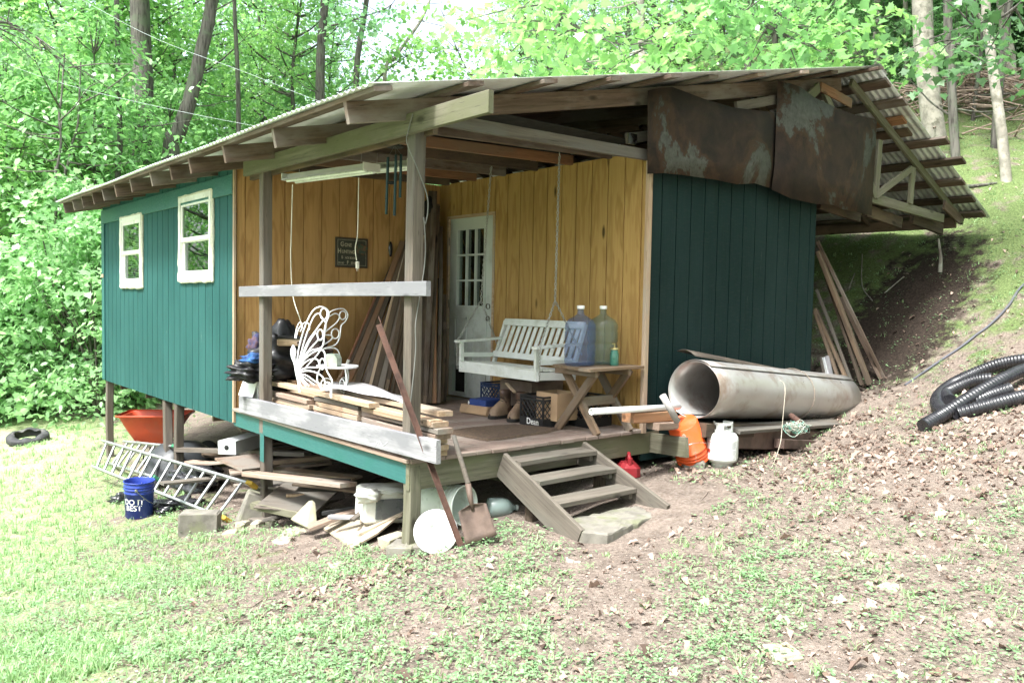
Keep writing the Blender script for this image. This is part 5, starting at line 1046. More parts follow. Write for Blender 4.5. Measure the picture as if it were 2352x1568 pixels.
# old television wrapped in plastic
tc_ = at(*Z2(1225, 790), d=6.32); M = Matrix.Translation(tc_) @ Matrix.Rotation(math.atan2(-(CAM[0]-tc_.x), CAM[1]-tc_.y)+math.pi+.25, 4, 'Z') @ Matrix.Rotation(.04, 4, 'Y')
t = empty('television', tc_, 'old grey screen television in a white casing under the deck beside the corner post', 'television')
TVW = simple('dirty white plastic', (.60, .60, .56), (.52, .52, .47), 5, rough=.5, dirt=(.40, .38, .30))
MB().rbox((-.20, -.02, -.13), (.20, .3, .125), .02).build('casing', TVW, t, M)
MB().rbox((-.115, -.026, -.10), (.19, .0, .07), .012).build('screen', simple('grey tv glass', (.10, .108, .112), None, 5, rough=.3, spec=.6), t, M)
mb = MB(); lump(mb, (-.17, -.02, .10), (.09, .06, .055), 21, .25, 4); lump(mb, (.02, .05, .125), (.2, .12, .025), 22, .2, 4); mb.build('plastic_wrap', TVW, t, M)
# white duct box with a round hole
p, q = at(*Z4(690, 410), d=8.2), at(*Z4(930, 418), d=8.15); M = axis(p, q, (0, 0, 1)); L = (q-p).length; h = .135
o = MB().box((0, -.0, -h/2), (L, .55, h/2)).build('metal_duct_box', simple('galvanised box', (.48, .50, .50), (.42, .44, .44), 6, rough=.5, metal=.2), None, M); tag(o, 'pale metal box with a round hole on the grey board under the cabin', 'metal box')
MB().lathe([(0, .002), (.022, .002), (.026, .0)], 18).build('hole', BLACK, o, M @ Matrix.Translation((L*.48, -.001, 0)) @ Matrix.Rotation(math.pi/2, 4, 'X'))
# black plastic and dark tub
BPL = simple('black plastic film', (.015, .015, .018), (.04, .04, .046), 6, rough=.22, spec=.7)
mb = MB(); lump(mb, (0, 0, 0), (.26, .34, .17), 31, .22, 4, nu=34, nv=22); tag(mb.build('black_tarp', BPL, None, Matrix.Translation(at(*Z4(400, 800), d=9.25))), 'shiny black plastic sheeting heaped behind the long ladder', 'tarp')
mb = MB(); lump(mb, (0, 0, 0), (.26, .2, .05), 33, .4, 6, nu=34, nv=16); tag(mb.build('black_tarp', BPL, None, Matrix.Translation(onground(*Z1(860, 1190))+Vector((0, 0, .03)))), 'torn scrap of black plastic in the grass under the ladder', 'tarp')
mb = MB(); lump(mb, (0, 0, 0), (.10, .08, .07), 34, .3, 5); tag(mb.build('black_tarp', BPL, None, Matrix.Translation(onground(*Z1(370, 1150))+Vector((0, .05, .03)))), 'small dark plastic scrap just left of the blue bucket', 'tarp')
tb = at(*Z1(930, 500), d=9.9); DKT = simple('dark poly tub', (.03, .033, .037), (.045, .048, .052), 5, rough=.5)
M = Matrix.Translation((tb.x, tb.y, gz(tb.x, tb.y))) @ Matrix.Rotation(.4, 4, 'Z'); s = .62
tag(MB().lathe([(.56, 0), (.55, .04), (.52, .10), (.47, .30), (.40, .45), (.28, .55), (.0, .60)], 30, M=Matrix.Diagonal((.85, .75, .72, 1))).build('overturned_tub', DKT, None, M), 'dark plastic tub upside down beside the wheelbarrow', 'tub')
# wheelbarrow
wp = at(*Z1(700, 290), d=11.0); g0_ = gz(wp.x, wp.y); M = Matrix.Translation((wp.x, wp.y, wp.z)) @ Matrix.Rotation(YAW*-1+.12, 4, 'Z') @ Matrix.Diagonal((.73, .73, .76, 1))
t = empty('wheelbarrow', (wp.x, wp.y, g0_), 'orange red wheelbarrow tub under the far end of the cabin', 'wheelbarrow')
ORW = simple('orange red poly', (.52, .075, .03), (.44, .06, .025), 4, rough=.45, dirt=(.40, .08, .045))
def rr(hx, hy, z, r=.1, ox=0, n=6):
    out = []
    for (sx_, sy_, a0) in ((1, 1, 0), (-1, 1, math.pi/2), (-1, -1, math.pi), (1, -1, 1.5*math.pi)):
        for k in range(n+1): a = a0+math.pi/2*k/n; out.append((ox+sx_*(hx-r)+r*math.cos(a), sy_*(hy-r)+r*math.sin(a), z))
    return out
secs = [rr(.60, .42, .02, .1), rr(.61, .43, .0, .1), rr(.60, .42, -.015, .1), rr(.555, .38, .0-.03, .1), rr(.42, .30, -.27, .09, -.02), rr(.27, .2, -.50, .08, -.04), rr(.25, .18, -.52, .08, -.04), rr(.24, .17, -.48, .08, -.04), rr(.53, .36, -.01, .1)]
mb = MB(); nq = len(secs[0]); mb.add(sum(secs, []), [(i*nq+k, i*nq+(k+1) % nq, (i+1)*nq+(k+1) % nq, (i+1)*nq+k) for i in range(len(secs)-1) for k in range(nq)], 0, True)
mb.add(secs[6], [tuple(range(nq))]); mb.build('tub', ORW, t, M)
hgt = (wp.z-g0_)/.76
for sy_ in (-1, 1):
    MB().tube([(1.0, sy_*.1, -hgt+.2), (.3, sy_*.16, -.5), (-.2, sy_*.2, -.47), (-.28, sy_*.22, -.45)], .02, 8).build('handle', FRESH, t, M); MB().tube([(-.15, sy_*.17, -.48), (-.18, sy_*.18, -hgt), (-.10, sy_*.18, -hgt)], .014, 6).build('leg', BLACK, t, M)
MB().lathe([(.06, -.04), (.15, -.045), (.185, -.03), (.19, 0), (.185, .03), (.15, .045), (.06, .04)], 22, M=Matrix.Rotation(math.pi/2, 4, 'X')).build('wheel', BLACK, t, M @ Matrix.Translation((.92, 0, -hgt+.19)))
# plank stack under the cabin
for k in range(9):
    zz = at(*Z4(900, 300), d=10.0); y = 4.6+.05*(k % 2)
    nboard('stored_plank', (1.0-.15*(k % 3), y+.1*(k % 3), gz(1, 4.6)+.10+.045*k), (2.9+.1*(k % 2), y-.2, gz(1, 4.6)+.16+.045*k), .28-.02*(k % 3), .03, [GREY, DARKW, BOARD][k % 3], 'old plank in the stack stored under the cabin behind the dark tub', 'board', 'planks stacked under the cabin')
# tyre
g = onground(68, 1018); TYR = simple('old tyre rubber', (.03, .03, .033), (.05, .05, .052), 9, rough=.75, dirt=(.10, .10, .09)); d_ = dep(g); R_ = 45*d_/FPX*.98
print('TYRE', g, d_, R_)
M = Matrix.Translation(g+Vector((0, .12, .03))) @ Matrix.Rotation(.18, 4, 'X') @ Matrix.Rotation(-.1, 4, 'Y')
mb = MB(); vs = []; NT, NP = 40, 12
for i in range(NT):
    a = 2*math.pi*i/NT; wv = .03*math.sin(6*a)
    for (r, z) in ((.62, .0), (.80, -.02), (.97, .03), (1.0, .08), (1.0, .30), (.97, .36), (.85, .42), (.72, .44), (.62, .40), (.66, .36), (.76, .35), (.86, .2)): vs.append((R_*(r+(wv if z > .35 and r < .8 else 0))*math.cos(a), R_*(r+(wv if z > .35 and r < .8 else 0))*math.sin(a), R_*z*.9+(wv*R_*2.2 if z > .38 else 0)))
tag(mb.add(vs, [(i*NP+k, ((i+1) % NT)*NP+k, ((i+1) % NT)*NP+(k+1) % NP, i*NP+(k+1) % NP) for i in range(NT) for k in range(NP)], 0, True).build('tyre', TYR, None, M), 'old black tyre planter at the edge of the lawn', 'tyre')
# boards leaning on the right end wall
ZW = lambda a, b_: ((2300+a*.44650)/1.30612, (650+b_*.44650)/1.30612)
for (a0, b0, a1, b1, w, th, mt, lab) in ((790, 1085, 340, 165, .035, .035, RAFT, 'thin brown strip, outermost of the boards leaning at the cabin corner'), (770, 1090, 500, 540, .09, .04, RAFT, 'short brown board leaning at the cabin corner under the thin strip'), (690, 1120, 345, 230, .13, .04, DARKW, 'wide dark plank leaning at the right cabin corner'), (640, 1130, 400, 400, .10, .03, DARKW, 'brown plank between two dark ones leaning at the cabin corner'),
        (590, 1165, 335, 490, .05, .03, GREY, 'grey edged strip leaning at the cabin corner'), (560, 1150, 330, 620, .11, .03, DARKW, 'dark bark edged plank leaning at the cabin corner'), (500, 1130, 325, 640, .10, .03, DARKW, 'dark inner plank leaning at the cabin corner')):
    p = at(*ZW(a0, b0), y=-.10); p = onground(*ZW(a0, b0)) if p.z < gz(p.x, p.y) else p; q = at(*ZW(a1, b1), y=.35)
    nboard('leaning_plank', p, q, w, th, mt, lab, 'board', 'boards leaning at the right cabin corner', up=(.3, -1, .2))
for k, (a0, b0, a1, b1) in enumerate(((440, 1100, 405, 935), (415, 1090, 385, 945), (395, 1085, 365, 945))):
    nboard('white_trim', at(*ZW(a0, b0), y=-.02+.03*k), at(*ZW(a1, b1), y=.06+.03*k), .04, .03, [SILV, SHEET, GREY][k], ['white trim stub standing behind the far end of the metal roll', 'pale metal trim stub left of the white one', 'grey trim stub, leftmost behind the metal roll'][k], 'trim', up=(0, -1, 0))
# corrugated drain pipe
DRN = simple('black drain plastic', (.016, .016, .02), (.028, .028, .032), 8, rough=.33, spec=.6)
def ribbed(mb, pts, r):
    P = curve_pts(pts, 90); out = [P[0]]; 
    for p in P[1:]:
        if (p-out[-1]).length > .0062: out.append(p)
    mb.tube(out, [r*(1.0 if (i % 4) in (0, 1) else .90) for i in range(len(out))], 14, flat=False)
zd = lambda a, b_, h: onground(*ZW(a, b_))
def dp(a, b_, d_): return onground(*ZW(a, b_), .06 + (d_ == 0)*.06)
mb = MB(); r_ = .063
e0 = dp(1050, 1410, 7.0)
def dq(a, b_, h): return onground(*ZW(a, b_), h)
ribbed(mb, [dq(1050, 1405, .06), dq(1180, 1330, .08), dq(1400, 1195, .13), dq(1600, 1085, .15), dq(1760, 1020, .12), dq(1950, 1010, .08), dq(2050, 1090, .07), dq(1950, 1150, .07), dq(1729, 1205, .07), dq(1500, 1265, .07), dq(1290, 1320, .06)], r_)
ribbed(mb, [dq(1290, 1320, .06), dq(1165, 1290, .07), dq(1150, 1215, .07), dq(1240, 1130, .08), dq(1400, 1050, .09), dq(1560, 990, .10), dq(1729, 960, .10), dq(1950, 945, .08), dq(2100, 1000, .07)], r_)
ribbed(mb, [dq(1230, 1235, .07), dq(1205, 1190, .07), dq(1290, 1140, .08), dq(1400, 1100, .08), dq(1520, 1085, .07)], r_*.98)
ribbed(mb, [dq(1640, 1155, .09), dq(1520, 1195, .08), dq(1400, 1240, .07), dq(1300, 1262, .06)], r_)
tag(mb.build('drain_pipe', DRN), 'coil of black corrugated drain pipe lying on the leafy bank', 'pipe')
def surf(u, v, up_=.02): p = onground(u, v); p.z = gz(p.x, p.y)+up_; return p
HOSE = simple('grey black hose', (.10, .10, .12), None, 5, rough=.4)
cord('hose', [surf(*ZW(930, 1135), .0), surf(*ZW(1100, 1025)), surf(*ZW(1300, 890)), surf(*ZW(1400, 815)), surf(*ZW(1500, 740)), surf(*ZW(1620, 620)), surf(*ZW(1690, 510)), surf(*ZW(1760, 440)), surf(*ZW(1850, 330))], .014, HOSE, 'thin dark hose running up the grassy bank', 'hose')
BARK = simple('grey bark', (.24, .215, .185), (.14, .12, .10), 5, rough=.95, bumps=.8, dirt=(.33, .33, .28), dirtscale=6, stretch=(1.6, 1.6, .6))
p = surf(*ZW(1165, 380), 0); tag(MB().tube([p, p+Vector((.0, .0, .2)), p+Vector((-.05, .02, .45))], [.03, .022, .012], 7).build('dead_stump', BARK), 'thin dead stick standing in the shade on the bank', 'stick')
for k, (pts) in enumerate((((640, 300), (640, 480), (710, 580)), ((590, 410), (550, 510)), ((790, 540), (920, 430)))):
    tag(MB().tube(curve_pts([surf(*ZW(*q), .10 if i == 0 else .03) for i, q in enumerate(pts)], 4) if len(pts) > 2 else [surf(*ZW(*q), .05) for q in pts], .008, 5).build('fallen_twig', BARK), ['long curved twig on the bank behind the leaning boards', 'short pale twig beside the curved one on the bank', 'thin twig along the top of the shaded bank'][k], 'twig')
# ------------------------------------------------------------------ vegetation
def leafmat(name, c1, c2, tr=.45, gloss=.8):
    m, nt, b, out = newmat(name)
    ge = nd(nt, 'ShaderNodeNewGeometry'); col = ramp(nt, ge.outputs['Random Per Island'], [(0, c2), (.55, c1), (1., tuple(min(1, x*1.25) for x in c1))])
    col = orand(nt, col, .12)
    nt.links.new(col, b.inputs['Base Color']); b.inputs['Roughness'].default_value = .38; b.inputs['Specular IOR Level'].default_value = gloss
    t = nd(nt, 'ShaderNodeBsdfTranslucent'); h = nd(nt, 'ShaderNodeHueSaturation'); h.inputs['Value'].default_value = 1.5; h.inputs['Saturation'].default_value = 1.1; h.inputs['Hue'].default_value = .49
    nt.links.new(col, h.inputs['Color']); nt.links.new(h.outputs[0], t.inputs[0]); mx = nd(nt, 'ShaderNodeMixShader'); mx.inputs[0].default_value = tr
    nt.links.new(b.outputs[0], mx.inputs[1]); nt.links.new(t.outputs[0], mx.inputs[2]); nt.links.new(mx.outputs[0], out.inputs[0]); return m
LFA = leafmat('bright maple leaves', (.235, .425, .15), (.15, .32, .105), .5); LFB = leafmat('mid green leaves', (.20, .38, .15), (.125, .28, .10), .5); LFC = leafmat('cool green leaves', (.225, .40, .205), (.15, .31, .14), .5); LFS = leafmat('pale thicket leaves', (.275, .455, .225), (.19, .36, .16), .55); LFD = leafmat('shaded wood leaves', (.09, .19, .075), (.055, .125, .045))
MAPLE = [(0, 0), (.12, .20), (-.02, .42), (.3, .34), (.44, .56), (.6, .28), (1, 0), (.6, -.28), (.44, -.56), (.3, -.34), (-.02, -.42), (.12, -.20)]
OVAL = [(0, 0), (.3, .22), (.65, .2), (1, 0), (.65, -.2), (.3, -.22)]
DIAM = [(0, 0), (.45, .3), (1, 0), (.45, -.3)]
def leaf_mesh(name, pos, dirv, nor, size, shape, mat, curl=.15):
    """one small folded face per leaf"""
    pos = np.asarray(pos); n = len(pos); T = np.array(shape, float); k = len(T)
    d = dirv/np.linalg.norm(dirv, axis=1, keepdims=True); s = np.cross(nor, d); s /= np.linalg.norm(s, axis=1, keepdims=True)+1e-9; u = np.cross(d, s)
    sz = np.asarray(size)[:, None, None]
    P = pos[:, None, :]+sz*(T[None, :, 0:1]*d[:, None, :]+T[None, :, 1:2]*s[:, None, :]+(np.abs(T[None, :, 1:2])*curl*1.6-curl*T[None, :, 0:1]**2)*u[:, None, :])
    me = bpy.data.meshes.new(name); me.vertices.add(n*k); me.vertices.foreach_set('co', P.ravel()); me.loops.add(n*k); me.loops.foreach_set('vertex_index', np.arange(n*k))
    me.polygons.add(n); me.polygons.foreach_set('loop_start', np.arange(n)*k); me.polygons.foreach_set('loop_total', np.full(n, k)); me.update(); me.materials.append(mat); return me
def unit(v): return v/(np.linalg.norm(v, axis=-1, keepdims=True)+1e-9)
def sprays(cent, out, per, rad, size, shape, mat, name, droop=.25, tilt=.35):
    """flat leafy sprays at the branch ends; out: outward direction of each branch end"""
    n = len(cent); N = unit(np.array([0, 0, 1.])+rng.normal(0, tilt, (n, 3))+.25*out); c = np.repeat(cent, per, 0); NN = np.repeat(N, per, 0)
    a = rng.uniform(0, 2*np.pi, n*per); e1 = unit(np.cross(NN, np.tile([.3, .9, .2], (n*per, 1)))); e2 = np.cross(NN, e1)
    D = np.cos(a)[:, None]*e1+np.sin(a)[:, None]*e2; r = rad*np.sqrt(rng.uniform(.02, 1, n*per))[:, None]
    p = c+D*r+NN*rng.normal(0, rad*.16, (n*per, 1)); p[:, 2] -= droop*r[:, 0]**2/rad
    dirv = unit(D+rng.normal(0, .45, D.shape)-np.array([0, 0, droop])); nor = unit(NN+rng.normal(0, .38, D.shape))
    return leaf_mesh(name, p, dirv, nor, size*rng.uniform(.65, 1.2, n*per), shape, mat)
def crown_points(n, R, zlo, zhi, seed, layer=.5, hollow=.35, flat=1.0):
    r_ = np.random.default_rng(seed); out = []
    lob = [(unit(r_.normal(0, 1, 3)), r_.uniform(.75, 1.15)) for _ in range(9)]
    while len(out) < n:
        z = r_.uniform(0, 1); prof = (math.sin(math.pi*min(1, z*.93+.07)**.75))**.6; a = r_.uniform(0, 6.283); q = max(hollow, r_.uniform(0, 1)**.5)
        d = np.array([math.cos(a), math.sin(a), (z-.5)*1.4]); k = 1+.28*math.sin(3*a+seed)*math.sin(5*z+seed*1.7)+.22*math.sin(7*a+9*z)
        zz = zlo+(zhi-zlo)*z; zz = round(zz/layer)*layer+r_.normal(0, layer*.16); out.append((math.cos(a)*R*prof*q*k, math.sin(a)*R*prof*q*k*flat, zz))
    return np.array(out)
def limbs(mb, base_of, pts, r0, every=6):
    for p in pts[::every]:
        p = Vector(p); b_ = base_of(p); mid = b_.lerp(p, .5)+Vector((0, 0, -.08*(p-b_).length)) ; mb.tube(curve_pts([b_, mid, p], 3), [r0*(1-.8*i/6) for i in range(7)], 5, cap=False)
BARKD = simple('dark furrowed bark', (.125, .115, .10), (.035, .03, .026), 8, rough=.95, bumps=1.0, stretch=(2.6, 2.6, .3), dirt=(.10, .12, .08)); BARKP = simple('pale mottled bark', (.36, .33, .28), (.22, .20, .17), 5, .42, .6, rough=.9, bumps=.6, dirt=(.14, .13, .10), dirtscale=8)
def proto_tree(name, H, r0, R, zlo, npts, per, rad, size, shape, lm, bark, seed, shrub=False, layer=.5):
    root = empty(name, (0, 0, 0), None, 'shrub' if shrub else 'tree')
    pts = crown_points(npts, R, zlo, H, seed, layer); mb = MB(); rr_ = random.Random(seed); bend = [Vector((0, 0, -.5))]
    if shrub:
        for k in range(5):
            a = k*1.26+seed; q = Vector((math.cos(a)*R*.5, math.sin(a)*R*.5, H*.75)); mb.tube(curve_pts([Vector((0, 0, -.2)), Vector((math.cos(a)*R*.15, math.sin(a)*R*.15, H*.35)), q], 4), [r0*(1-.7*i/8) for i in range(9)], 5)
        limbs(mb, lambda p: Vector((p.x*.3, p.y*.3, max(.1, p.z*.55))), pts, r0*.4, 5)
    else:
        path = [Vector((0, 0, -.6))]+[Vector((rr_.uniform(-.1, .1)*z*.25, rr_.uniform(-.1, .1)*z*.25, z)) for z in (H*.15, H*.35, H*.6, H*.9)]
        cp = curve_pts(path, 5); mb.tube(cp, [r0*(1.25 if i == 0 else 1)*(1-.82*i/(len(cp)-1)) for i in range(len(cp))], 9)
        def base(p):
            z = max(zlo*.7, p.z-.45*math.hypot(p.x, p.y)); return min(cp, key=lambda q: abs(q.z-z))
        limbs(mb, base, pts, r0*.3, 7)
    mb.build('stem' if shrub else 'trunk', bark, root)
    out = pts.copy(); out[:, 2] = 0; me = sprays(pts, unit(out), per, rad, size, shape, lm, 'crown'); link(bpy.data.objects.new('crown', me), None, root); return root
USED = set()
def put(root, loc, rz, sc, label, group, cat=None):
    o = root if root.name not in USED else copy_tree(root); USED.add(root.name); o.location = loc; o.rotation_euler = (0, 0, rz); o.scale = (sc*random.uniform(.92, 1.08), sc*random.uniform(.92, 1.08), sc)
    o['label'] = label; o['group'] = group; return o
P_MAPLE = proto_tree('maple_tree', 15, .20, 3.6, 2.2, 520, 20, .52, .145, MAPLE, LFA, BARKD, 3)
P_ASH = proto_tree('ash_tree', 17, .19, 3.2, 4.0, 480, 20, .5, .16, OVAL, LFC, BARKD, 5, layer=.7)
P_YOUNG = proto_tree('young_tree', 7.5, .07, 2.2, 1.0, 300, 18, .42, .13, MAPLE, LFA, BARKD, 8, layer=.42)
P_DARK = proto_tree('understory_tree', 8, .08, 2.6, .6, 330, 20, .5, .16, OVAL, LFB, BARKD, 13)
P_SHADE = proto_tree('understory_tree', 9, .08, 2.7, .8, 360, 15, .5, .17, MAPLE, LFD, BARKD, 17)
P_SH1 = proto_tree('leafy_shrub', 3.2, .03, 1.5, .1, 190, 19, .38, .118, OVAL, LFS, BARKD, 21, True, .35)
P_SH2 = proto_tree('leafy_sapling', 4.2, .035, 1.5, .25, 190, 19, .40, .125, MAPLE, LFS, BARKD, 22, True, .4)
def spot(u, d, dz=-.1): p = at(u, 700, d=d); return Vector((p.x, p.y, gz(p.x, p.y)+dz))
rnd = random.uniform
# low wood edge on the left
for k, (u, d) in enumerate(((-60, 17.0), (0, 17.4), (95, 17.2), (165, 16.6), (225, 15.9), (-150, 16.5), (290, 16.6), (350, 17.5), (60, 18.0), (150, 17.8), (420, 18.5), (240, 17.6), (510, 19.5))):
    put(P_SH1 if k % 3 else P_SH2, spot(u, d), rnd(0, 6), rnd(.85, 1.2), ['broad lobed leafy sapling in the thicket at the left lawn edge', 'leafy green shrub in the thicket at the left lawn edge'][1 if k % 3 else 0], 'thicket along the left lawn edge')
for k, (u, d, s) in enumerate(((-90, 17.5, 1.0), (30, 18.5, 1.05), (130, 19.5, .95), (215, 19, 1.1), (-20, 21, 1.2), (300, 21.5, .9), (90, 22, 1.25), (390, 24, .95), (190, 23, 1.2))):
    put(P_YOUNG if k % 2 == 0 else P_DARK, spot(u, d), rnd(0, 6), s, ['bright green young maple standing behind the left thicket', 'bushy mid green tree standing behind the left thicket'][k % 2], 'young trees behind the left thicket')
for k, (u, d, s) in enumerate(((-40, 25, 1.0), (90, 27, 1.05), (200, 25.5, 1.0), (270, 31, 1.1), (400, 29, .95), (590, 31, .86), (680, 29, .80), (760, 33, .62), (500, 36, 1.0), (20, 33, 1.1), (620, 40, .9), (150, 36, 1.1), (330, 26, .8))):
    put(P_MAPLE if k % 2 == 0 else P_ASH, spot(u, d), rnd(0, 6), s, ['tall bright leafy maple in the wood beyond the left eave', 'tall cool green ash in the wood beyond the left eave'][k % 2], 'tall trees beyond the left eave')
# beyond the ridge, centre
for k, (u, d, s) in enumerate(((1180, 30, .50), (1260, 26, .70), (1420, 27, .75), (1560, 30, .8), (1700, 27, .8), (1350, 36, .8), (1640, 38, .9), (1840, 30, .8), (1760, 21, .55), (1500, 22, .5))):
    put(P_ASH if k % 3 else P_MAPLE, spot(u, d), rnd(0, 6), s, ['bright maple rising behind the cabin ridge', 'pale leafy tree rising behind the cabin ridge'][1 if k % 3 else 0], 'trees behind the cabin ridge')
# wooded bank on the right
for k, (u, d, s) in enumerate(((1960, 22, .8), (2080, 20, .75), (2240, 19, .8), (2380, 18, .85), (2160, 24, 1.0), (2300, 26, 1.0), (2030, 29, 1.0), (2440, 23, 1.0), (2210, 31, 1.1), (2360, 33, 1.2), (1900, 26, .8))):
    put(P_SHADE if k % 4 else P_DARK, spot(u, d), rnd(0, 6), s, ['mid green bushy tree on the wooded bank at the right', 'dark leafy understory tree on the wooded bank at the right'][1 if k % 4 else 0], 'understory on the right bank')
for k, (u, d) in enumerate(((2120, 17), (2230, 17.5), (2400, 16.5), (2290, 20), (2180, 16.3), (2350, 19))):
    put(P_SH1 if k % 2 else P_SH2, spot(u, d), rnd(0, 6), rnd(.35, .6), ['low lobed sapling among the trunks on the right bank', 'low shrub among the trunks on the right bank'][k % 2], 'low growth on the right bank')
# trees left of the picture that the windows mirror and that close the clearing
for k, (x, y, s) in enumerate(((-15, 12, .85), (-17, 6, .9), (-16, 18, 1.0), (-19, -1, .9), (-12, 17, .6), (-6, 20, .8), (-9, 27, 1.0), (-4.5, 25, .8), (-13, 25, 1.0), (-7, 33, 1.1))):
    put(P_MAPLE if k % 2 else P_DARK, Vector((x, y, gz(x, y)-.2)), rnd(0, 6), s*(1 if k % 2 else 1.5), ['leafy tree mirrored in the cabin windows', 'tall maple mirrored in the cabin windows'][k % 2], 'trees closing the clearing')
for k, (x, y, s) in enumerate(((-13, -10, .95), (-8, -15, 1.1), (-2, -16, 1.0), (4, -15, 1.05), (9, -12, .95), (13, -7, .9), (-17, -6, .9), (1, -20, 1.2), (-6, -20, 1.2), (15, -13, 1.1), (8, -18, 1.1))):
    put(P_MAPLE if k % 2 else P_ASH, Vector((x, y, gz(x, y)-.2)), rnd(0, 6), s, ['ash of the wood on the near side of the clearing', 'maple of the wood on the near side of the clearing'][k % 2], 'wood closing the near side of the clearing')
# trunks one can tell apart; crown high above the picture
def trunk_tree(path, r0, r1, bark, label, top=5.0, crown=None, cs=.6, name='forest_tree', down=True, twigs=0):
    P = [at(u, v, d=d) for u, v, d in path]; b_ = P[0]
    root = empty(name, (b_.x, b_.y, gz(b_.x, b_.y)), label, 'tree')
    pts = ([Vector((b_.x, b_.y, min(b_.z, gz(b_.x, b_.y))-.3))] if down else [])+P
    d_ = (P[-1]-P[-2]).normalized(); end = P[-1]+(d_+Vector((0, 0, .6))).normalized()*top; pts.append(end)
    cp = curve_pts(pts, 7); n = len(cp); mb = MB(); mb.tube(cp, [r0*(1.35 if i == 0 else 1.12 if i == 1 else 1)+(r1-r0)*i/(n-1)*.9+random.uniform(-.03, .03)*r0 for i in range(n)], 12)
    rr_ = random.Random(hash(label) % 999 if False else len(label)*7)
    for k in range(twigs):
        i = rr_.randint(2, n-3); q = cp[i]; a = rr_.uniform(0, 6.28); L = rr_.uniform(.5, 1.6); e = q+Vector((math.cos(a)*L, math.sin(a)*L, rr_.uniform(.0, .7))); mb.tube(curve_pts([q, q.lerp(e, .5)+Vector((0, 0, -.06)), e, e+Vector((math.cos(a+.5)*.4, math.sin(a+.5)*.4, .1))], 3), [.02*(1-.09*j) for j in range(10)], 5)
    mb.build('trunk', bark, root)
    if crown:
        me = [c for c in crown.children if c.name.startswith('crown')][0].data; zc = crown_mid[crown.name]
        o = bpy.data.objects.new('crown', me); link(o, Matrix.Translation(end+Vector((0, 0, .2))) @ Matrix.Rotation(rnd(0, 6), 4, 'Z') @ Matrix.Diagonal((cs, cs, cs, 1)) @ Matrix.Translation((0, 0, -zc)), root)
    return root
crown_mid = {P_MAPLE.name: 6, P_ASH.name: 8, P_YOUNG.name: 3, P_DARK.name: 3.2}
trunk_tree([(322, 400, 22), (325, 300, 22), (328, 180, 22), (322, 40, 22)], .31, .22, BARKD, 'thick dark furrowed trunk standing upright beyond the left eave', 5, P_MAPLE, .8)
trunk_tree([(392, 372, 20), (408, 310, 20), (436, 230, 20), (462, 120, 20), (487, 0, 20)], .21, .13, BARKD, 'dark trunk leaning to the right beside the thick upright trunk', 4, P_ASH, .7, twigs=5)
trunk_tree([(548, 300, 24), (545, 150, 24), (538, 0, 24)], .075, .05, BARKD, 'slender straight trunk right of the leaning dark trunk', 5, P_ASH, .5, twigs=4)
trunk_tree([(735, 215, 26), (738, 100, 26), (746, 0, 26)], .16, .11, BARKD, 'ivy clad trunk rising above the middle of the left roof slope', 4, P_MAPLE, .55, twigs=5)
trunk_tree([(818, 205, 27), (826, 100, 27), (842, 0, 27)], .11, .07, BARKD, 'dark trunk next to the ivy clad one, at the edge of the bright sky', 4, P_ASH, .45, twigs=3)
trunk_tree([(882, 200, 24), (910, 130, 24), (968, 45, 24)], .065, .03, BARKP, 'thin leaning bare trunk against the bright sky over the roof', 1.0, None, twigs=4)
trunk_tree([(1474, 180, 15), (1472, 90, 15), (1472, 0, 15)], .075, .065, BARKP, 'slim pale trunk rising right behind the middle of the ridge line', 3.5, P_YOUNG, .9, twigs=3)
trunk_tree([(2018, 165, 18), (2017, 80, 18), (2018, 0, 18)], .12, .10, BARKP, 'medium grey trunk just above the roof peak', 5, P_MAPLE, .5, twigs=4)
trunk_tree([(2150, 330, 14), (2138, 250, 14), (2126, 130, 14), (2118, 0, 14)], .185, .155, BARKP, 'largest pale trunk, right of the roof peak', 6, P_MAPLE, .6, twigs=2)
trunk_tree([(2196, 385, 13), (2188, 250, 13), (2182, 120, 13), (2176, 0, 13)], .072, .062, BARKD, 'slim dark trunk just right of the largest pale trunk', 6, P_ASH, .5, twigs=4)
trunk_tree([(2311, 412, 12), (2300, 300, 12), (2283, 180, 12), (2268, 60, 12), (2264, 0, 12)], .078, .058, BARKP, 'curved grey trunk with a mossy foot on the grassy bank', 5, P_YOUNG, .8, twigs=2)
trunk_tree([(2284, 362, 13.2), (2290, 260, 13.2), (2304, 120, 13.2), (2318, 0, 13.2)], .07, .055, BARKD, 'mossy trunk crossing behind the curved grey trunk', 5, P_YOUNG, .8)
trunk_tree([(2338, 310, 15.5), (2326, 230, 15.5), (2318, 120, 15.5), (2300, 0, 15.5)], .11, .08, BARKP, 'pale leaning trunk at the right edge behind the brush pile', 5, P_ASH, .5)
trunk_tree([(2236, 260, 14.5), (2248, 160, 14.5), (2256, 70, 14.5), (2240, 0, 14.5)], .035, .03, BARKD, 'thin winding dark sapling between the slim dark and curved grey trunks', 3, None, twigs=5)
trunk_tree([(2085, 240, 17), (2084, 190, 17), (2082, 150, 17)], .05, .045, BARKP, 'thin grey stem left of the largest pale trunk', 3, P_YOUNG, .6)
trunk_tree([(128, 440, 16.5), (131, 390, 16.5), (140, 330, 16.5), (136, 270, 16.5), (142, 215, 16.5)], .03, .015, BARKD, 'slender sapling stem in front of the far left trees', .8, None, twigs=8)
trunk_tree([(150, 440, 17.5), (154, 390, 17.5), (166, 330, 17.5), (178, 290, 17.5), (182, 230, 17.5)], .03, .015, BARKD, 'second slender sapling stem close beside the first at far left', .8, None, twigs=8)
trunk_tree([(270, 430, 19), (276, 330, 19), (272, 200, 19)], .07, .05, BARKD, 'thin dark trunk between the saplings and the thick upright trunk', 4, P_YOUNG, .8, twigs=5)
